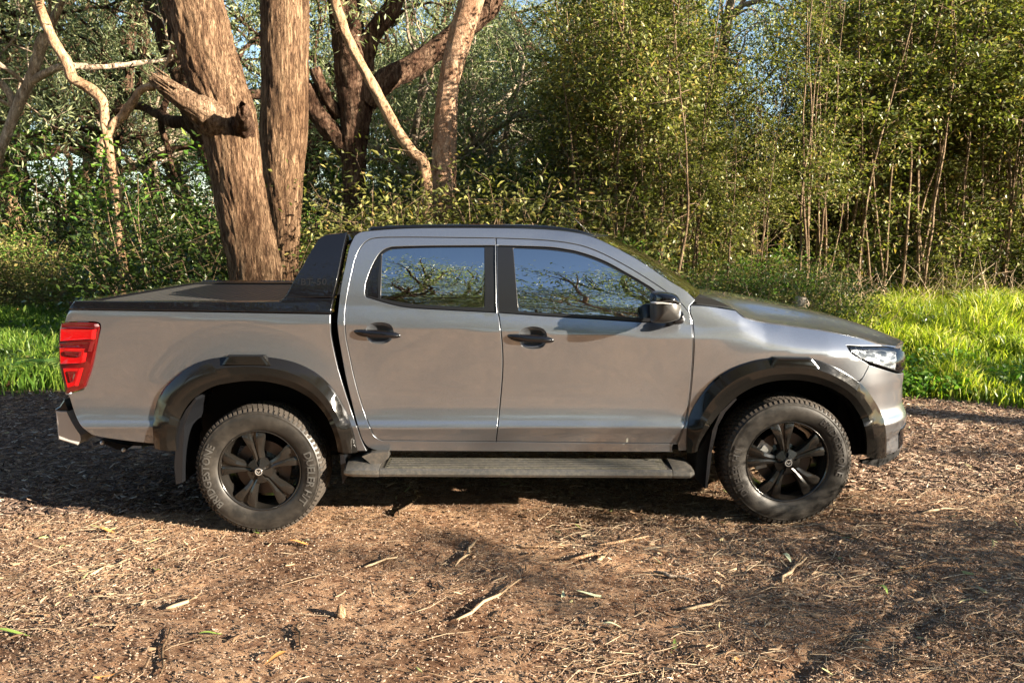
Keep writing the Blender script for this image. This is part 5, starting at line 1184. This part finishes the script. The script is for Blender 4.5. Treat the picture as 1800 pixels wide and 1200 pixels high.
patch = lambda x, y: view(x, y) * np.clip(.30 + vnoise(x, y, .9, 31) * 1.9 + vnoise(x, y, .3, 32) * .8 + .5 * smooth(-2, 1.5, x + y * .8), .05, 1)
litter('bark_chips', 150000, (-5.5, 6, -2.0, 3.2), M_CHIP, .019, .0048, 'small bark chips and twig bits strewn over the dirt', 51, dens=patch)
litter('dirt_grit', 60000, (-4, 4.5, -2.0, 1.5), M_GRIT, .009, .007, 'pale grit and crumbs of dirt on the track', 52, dens=view)
litter('fallen_leaves', 6500, (-5.5, 6.5, -2.0, 4.2), M_LEAFL, .055, .012, 'dry brown gum leaves strewn over the dirt', 53, .3, dens=patch)
litter('fine_twigs', 17000, (-5.5, 6, -2.0, 3.0), L_DRY, .17, .0032, 'fine straw-coloured twigs lying over the dirt', 54, .12, dens=patch, align=.5)
litter('bark_mulch', 34000, (-8, -1.6, .4, 5.0), M_DARKL, .062, .012, 'dark bark strips and leaves heaped behind the rear wheel', 55, .3, dens=view, align=.5)
litter('bark_mulch_far', 20000, (1.8, 8, .6, 4.2), M_CHIP, .055, .010, 'brown bark strips along the edge of the grass at the right', 56, .3, dens=view, align=.5)
# single sticks
sticks = [((702, 910), (728, 880), .009, 'short dark stick pointing at the step, left of the middle', B_STEM), ((802, 1094), (915, 1022), .008, 'pale split stick lying diagonally below the middle', L_DRY), ((838, 952), (800, 1000), .009, 'pale peeled stick piece left of the pale split stick', L_DRY), ((1048, 989), (1065, 978), .01, 'tiny pale stick stub', L_DRY),
    ((292, 1075), (345, 1055), .010, 'flat straw-coloured stick in the lower left of the dirt', L_DRY), ((300, 1108), (280, 1196), .006, 'thin dark stick standing out near the bottom left', B_STEM), ((1148, 1010), (1222, 1026), .010, 'grey flat bark strip right of the middle', B_GREY), ((1375, 1028), (1418, 984), .009, 'bent stick casting a dark shadow at the right', L_DRY), ((1050, 962), (1140, 946), .008, 'curved reddish twig in front of the step', B_TAN), ((906, 962), (990, 966), .007, 'straight thin twig in front of the front door', B_TAN),
    ((1200, 1075), (1270, 1058), .007, 'thin twig beside the tyre track at the right', L_DRY), ((525, 1100), (530, 1145), .006, 'short upright twig near the small brown cone', B_STEM), ((1000, 988), (1066, 976), .010, 'smooth buff stick below the step', B_TAN), ((640, 1000), (700, 978), .006, 'thin twig below the rear door', L_DRY), ((150, 1010), (230, 985), .006, 'thin straw twig at the left of the dirt', L_DRY), ((1440, 930), (1520, 955), .006, 'thin twig below the front wheel', B_STEM), ((1620, 905), (1700, 895), .007, 'pale twig right of the front wheel', L_DRY), ((1560, 1010), (1640, 995), .006, 'reddish twig at the right of the dirt', B_TAN)]
for (a, b, r, lab, m) in sticks:
    A, B = gp(*a), gp(*b); rs = np.random.default_rng(int(a[0])); k = 6; P = np.array([A + (B - A) * t for t in np.linspace(0, 1, k)]); P += rs.normal(size=P.shape) * .012 * (np.arange(k) % 5 > 0)[:, None]; P[:, 2] = gz(P[:, 0], P[:, 1]) + r + .008
    V, F = tube([(P, np.array([.6, 1, .95, .85, .7, .3]) * r)] + [(np.array([P[3], P[3] + (B - A) * .2 + np.array([.03, .03, .02])]), [r * .5, r * .2])], 7); tag(link('stick', mesh('stick', V, F, m)), lab, 'stick')
def leaf_thing(px, py, ang, L, W, m, lab, curl=.25):
    c = gp(px, py); V = []; F = []; n = 9; d = np.array([math.cos(ang), math.sin(ang), 0]); s = np.array([-d[1], d[0], 0]); rs = np.random.default_rng(int(px))
    for i in range(n):
        t = i / (n - 1); wv = W / 2 * math.sin(math.pi * (t * .94 + .03)) ** .8; cc_ = c + d * L * (t - .5) + s * L * curl * .5 * (t - .5) ** 2 * 2 + np.array([0, 0, .016 + .02 * math.sin(t * 3 + px)])
        V += [cc_ - s * wv + np.array([0, 0, wv * .3]), cc_, cc_ + s * wv + np.array([0, 0, wv * .3])]
        if i: o = (i - 1) * 3; F += [(o, o+1, o+4, o+3), (o+1, o+2, o+5, o+4)]
    tag(link('fallen_leaf', mesh('fallen_leaf', np.array(V), F, m)), lab, 'leaf')
LG = leafmat('fresh_fallen_leaf', [(0, (.22, .32, .07)), (1, (.22, .32, .07))], .2); LP = leafmat('pale_grey_green_leaf', [(0, (.42, .46, .30)), (1, (.42, .46, .30))], .15); LO = leafmat('orange_dry_leaf', [(0, (.50, .24, .08)), (1, (.50, .24, .08))], .15)
for a in [(1045, 1050, .2, .16, .028, LP, 'pale green gum leaf lying flat just right of centre', .5), (990, 1050, 1.4, .07, .02, LP, 'small upright pale leaf left of the long pale leaf'), (1516, 1130, 1.7, .09, .028, LP, 'pale upright leaf beside the tyre track', .2), (1552, 1042, 1.9, .08, .02, LG, 'yellow-green leaf above the tyre track', .6), (455, 936, .0, .12, .03, LG, 'bright green leaf below the rear wheel'), (286, 1002, .1, .10, .025, LG, 'green leaf in the left of the dirt'), (529, 960, .0, .15, .022, LO, 'long orange leaf right of the rear wheel', .2), (533, 958, -.3, .0801, .02, LP, 'small pale leaf beside the long orange leaf'), (190, 937, .1, .10, .03, LO, 'yellow leaf in the sunlit dirt at the left', .2),
    (372, 1120, .7, .10, .02, LG, 'green leaf below the small cone, left part'), (192, 1190, .3, .12, .035, LO, 'orange leaf at the bottom left corner'), (490, 1165, 1.0, .11, .03, LO, 'curled reddish leaf at the bottom left of centre', .7), (1185, 1140, 1.2, .08, .02, LG, 'small green leaf at the bottom right of centre'), (1075, 1107, .1, .09, .015, LP, 'thin pale leaf at the bottom centre'), (1158, 990, .2, .06, .018, LP, 'tiny pale leaf right of the buff stick'), (1310, 1170, 2.0, .12, .035, LO, 'brown curled bark leaf near the bottom right'), (1020, 930, .3, .06, .03, LG, 'crumpled green leaf in front of the front door', .6), (20, 1118, .0, .18, .02, LG, 'long yellow-green leaf at the left edge', .1), (1382, 986, 2.1, .07, .03, LP, 'pale leaf in the shade right of the bent stick')]:
    leaf_thing(*a)
# small cone, pale rock
def lump(name, c, r, m, lab, cat, seed, sz=1.2):
    u, v = np.meshgrid(np.linspace(0, 2*math.pi, 19)[:-1], np.linspace(.02, math.pi - .02, 11)); D = np.stack([np.sin(v) * np.cos(u), np.sin(v) * np.sin(u), np.cos(v)], -1).reshape(-1, 3)
    k = np.array([1 + .22 * mnoise.noise(Vector(tuple(d * 1.6 + seed))) + .08 * mnoise.noise(Vector(tuple(d * 5 + seed))) for d in D]); V = D * k[:, None] * r; V[:, 2] *= sz
    F = [(i*18 + j, i*18 + (j+1) % 18, (i+1)*18 + (j+1) % 18, (i+1)*18 + j) for i in range(10) for j in range(18)]; tag(link(name, mesh(name, V, [f[::-1] for f in F], m), None, tuple(c)), lab, cat)
c = gp(600, 1086); lump('seed_cone', c + [0, 0, .03], .022, B_TAN, 'small brown woody cone standing on the dirt below the rear door', 'cone', 4.0, 1.5)
c = at(1418, 536, 5.0); ROCK = barkmat('pale_sandstone', (.4, .34, .26), (.6, .52, .42), (.75, .68, .58), 1, 1, .01)
lump('rock', (c[0], 5.2, c[2] + .0), .10, ROCK, 'pale rock on the bank showing over the bonnet', 'rock', 9.0, .9)
rng2 = np.random.default_rng(77)
c = np.array([c[0], 5.2]); zt = float(gbase(*c)); lump('earth_mound', (c[0], 5.35, zt), .55, B_DARK, 'low earth mound under the pale rock, behind the bonnet', 'mound', 2.0, 1.0)
o = gp(70, 668)
rs = np.random.default_rng(15); tb = []
for i in range(90):
    a = rs.normal(.2, .4); p_ = o + np.array([rs.normal() * .7, rs.normal() * .25, 0]); p_[2] = float(gz(p_[0], p_[1])) + rs.uniform(.01, .10); L = rs.uniform(.15, .6); dd = np.array([math.cos(a), math.sin(a), rs.normal() * .15]) * L / 2
    tb.append((np.array([p_ - dd, p_ + rs.normal(size=3) * .02, p_ + dd]), np.array([.5, 1, .4]) * rs.uniform(.012, .035)))
V, F = tube(tb, 5); M_RB = barkmat('red_bark_debris', (.07, .03, .018), (.22, .10, .055), (.38, .21, .13), 1, .3, .02); tag(link('bark_heap', mesh('bark_heap', V, F, M_RB)), 'heap of shed red-brown bark behind the tailgate at the left', 'bark heap', kind='stuff')

for o in bpy.data.objects:
    if o.name.split('.')[0] in ('new_growth', 'twigs', 'splinters', 'crown', 'foliage'): o['kind'] = 'stuff'
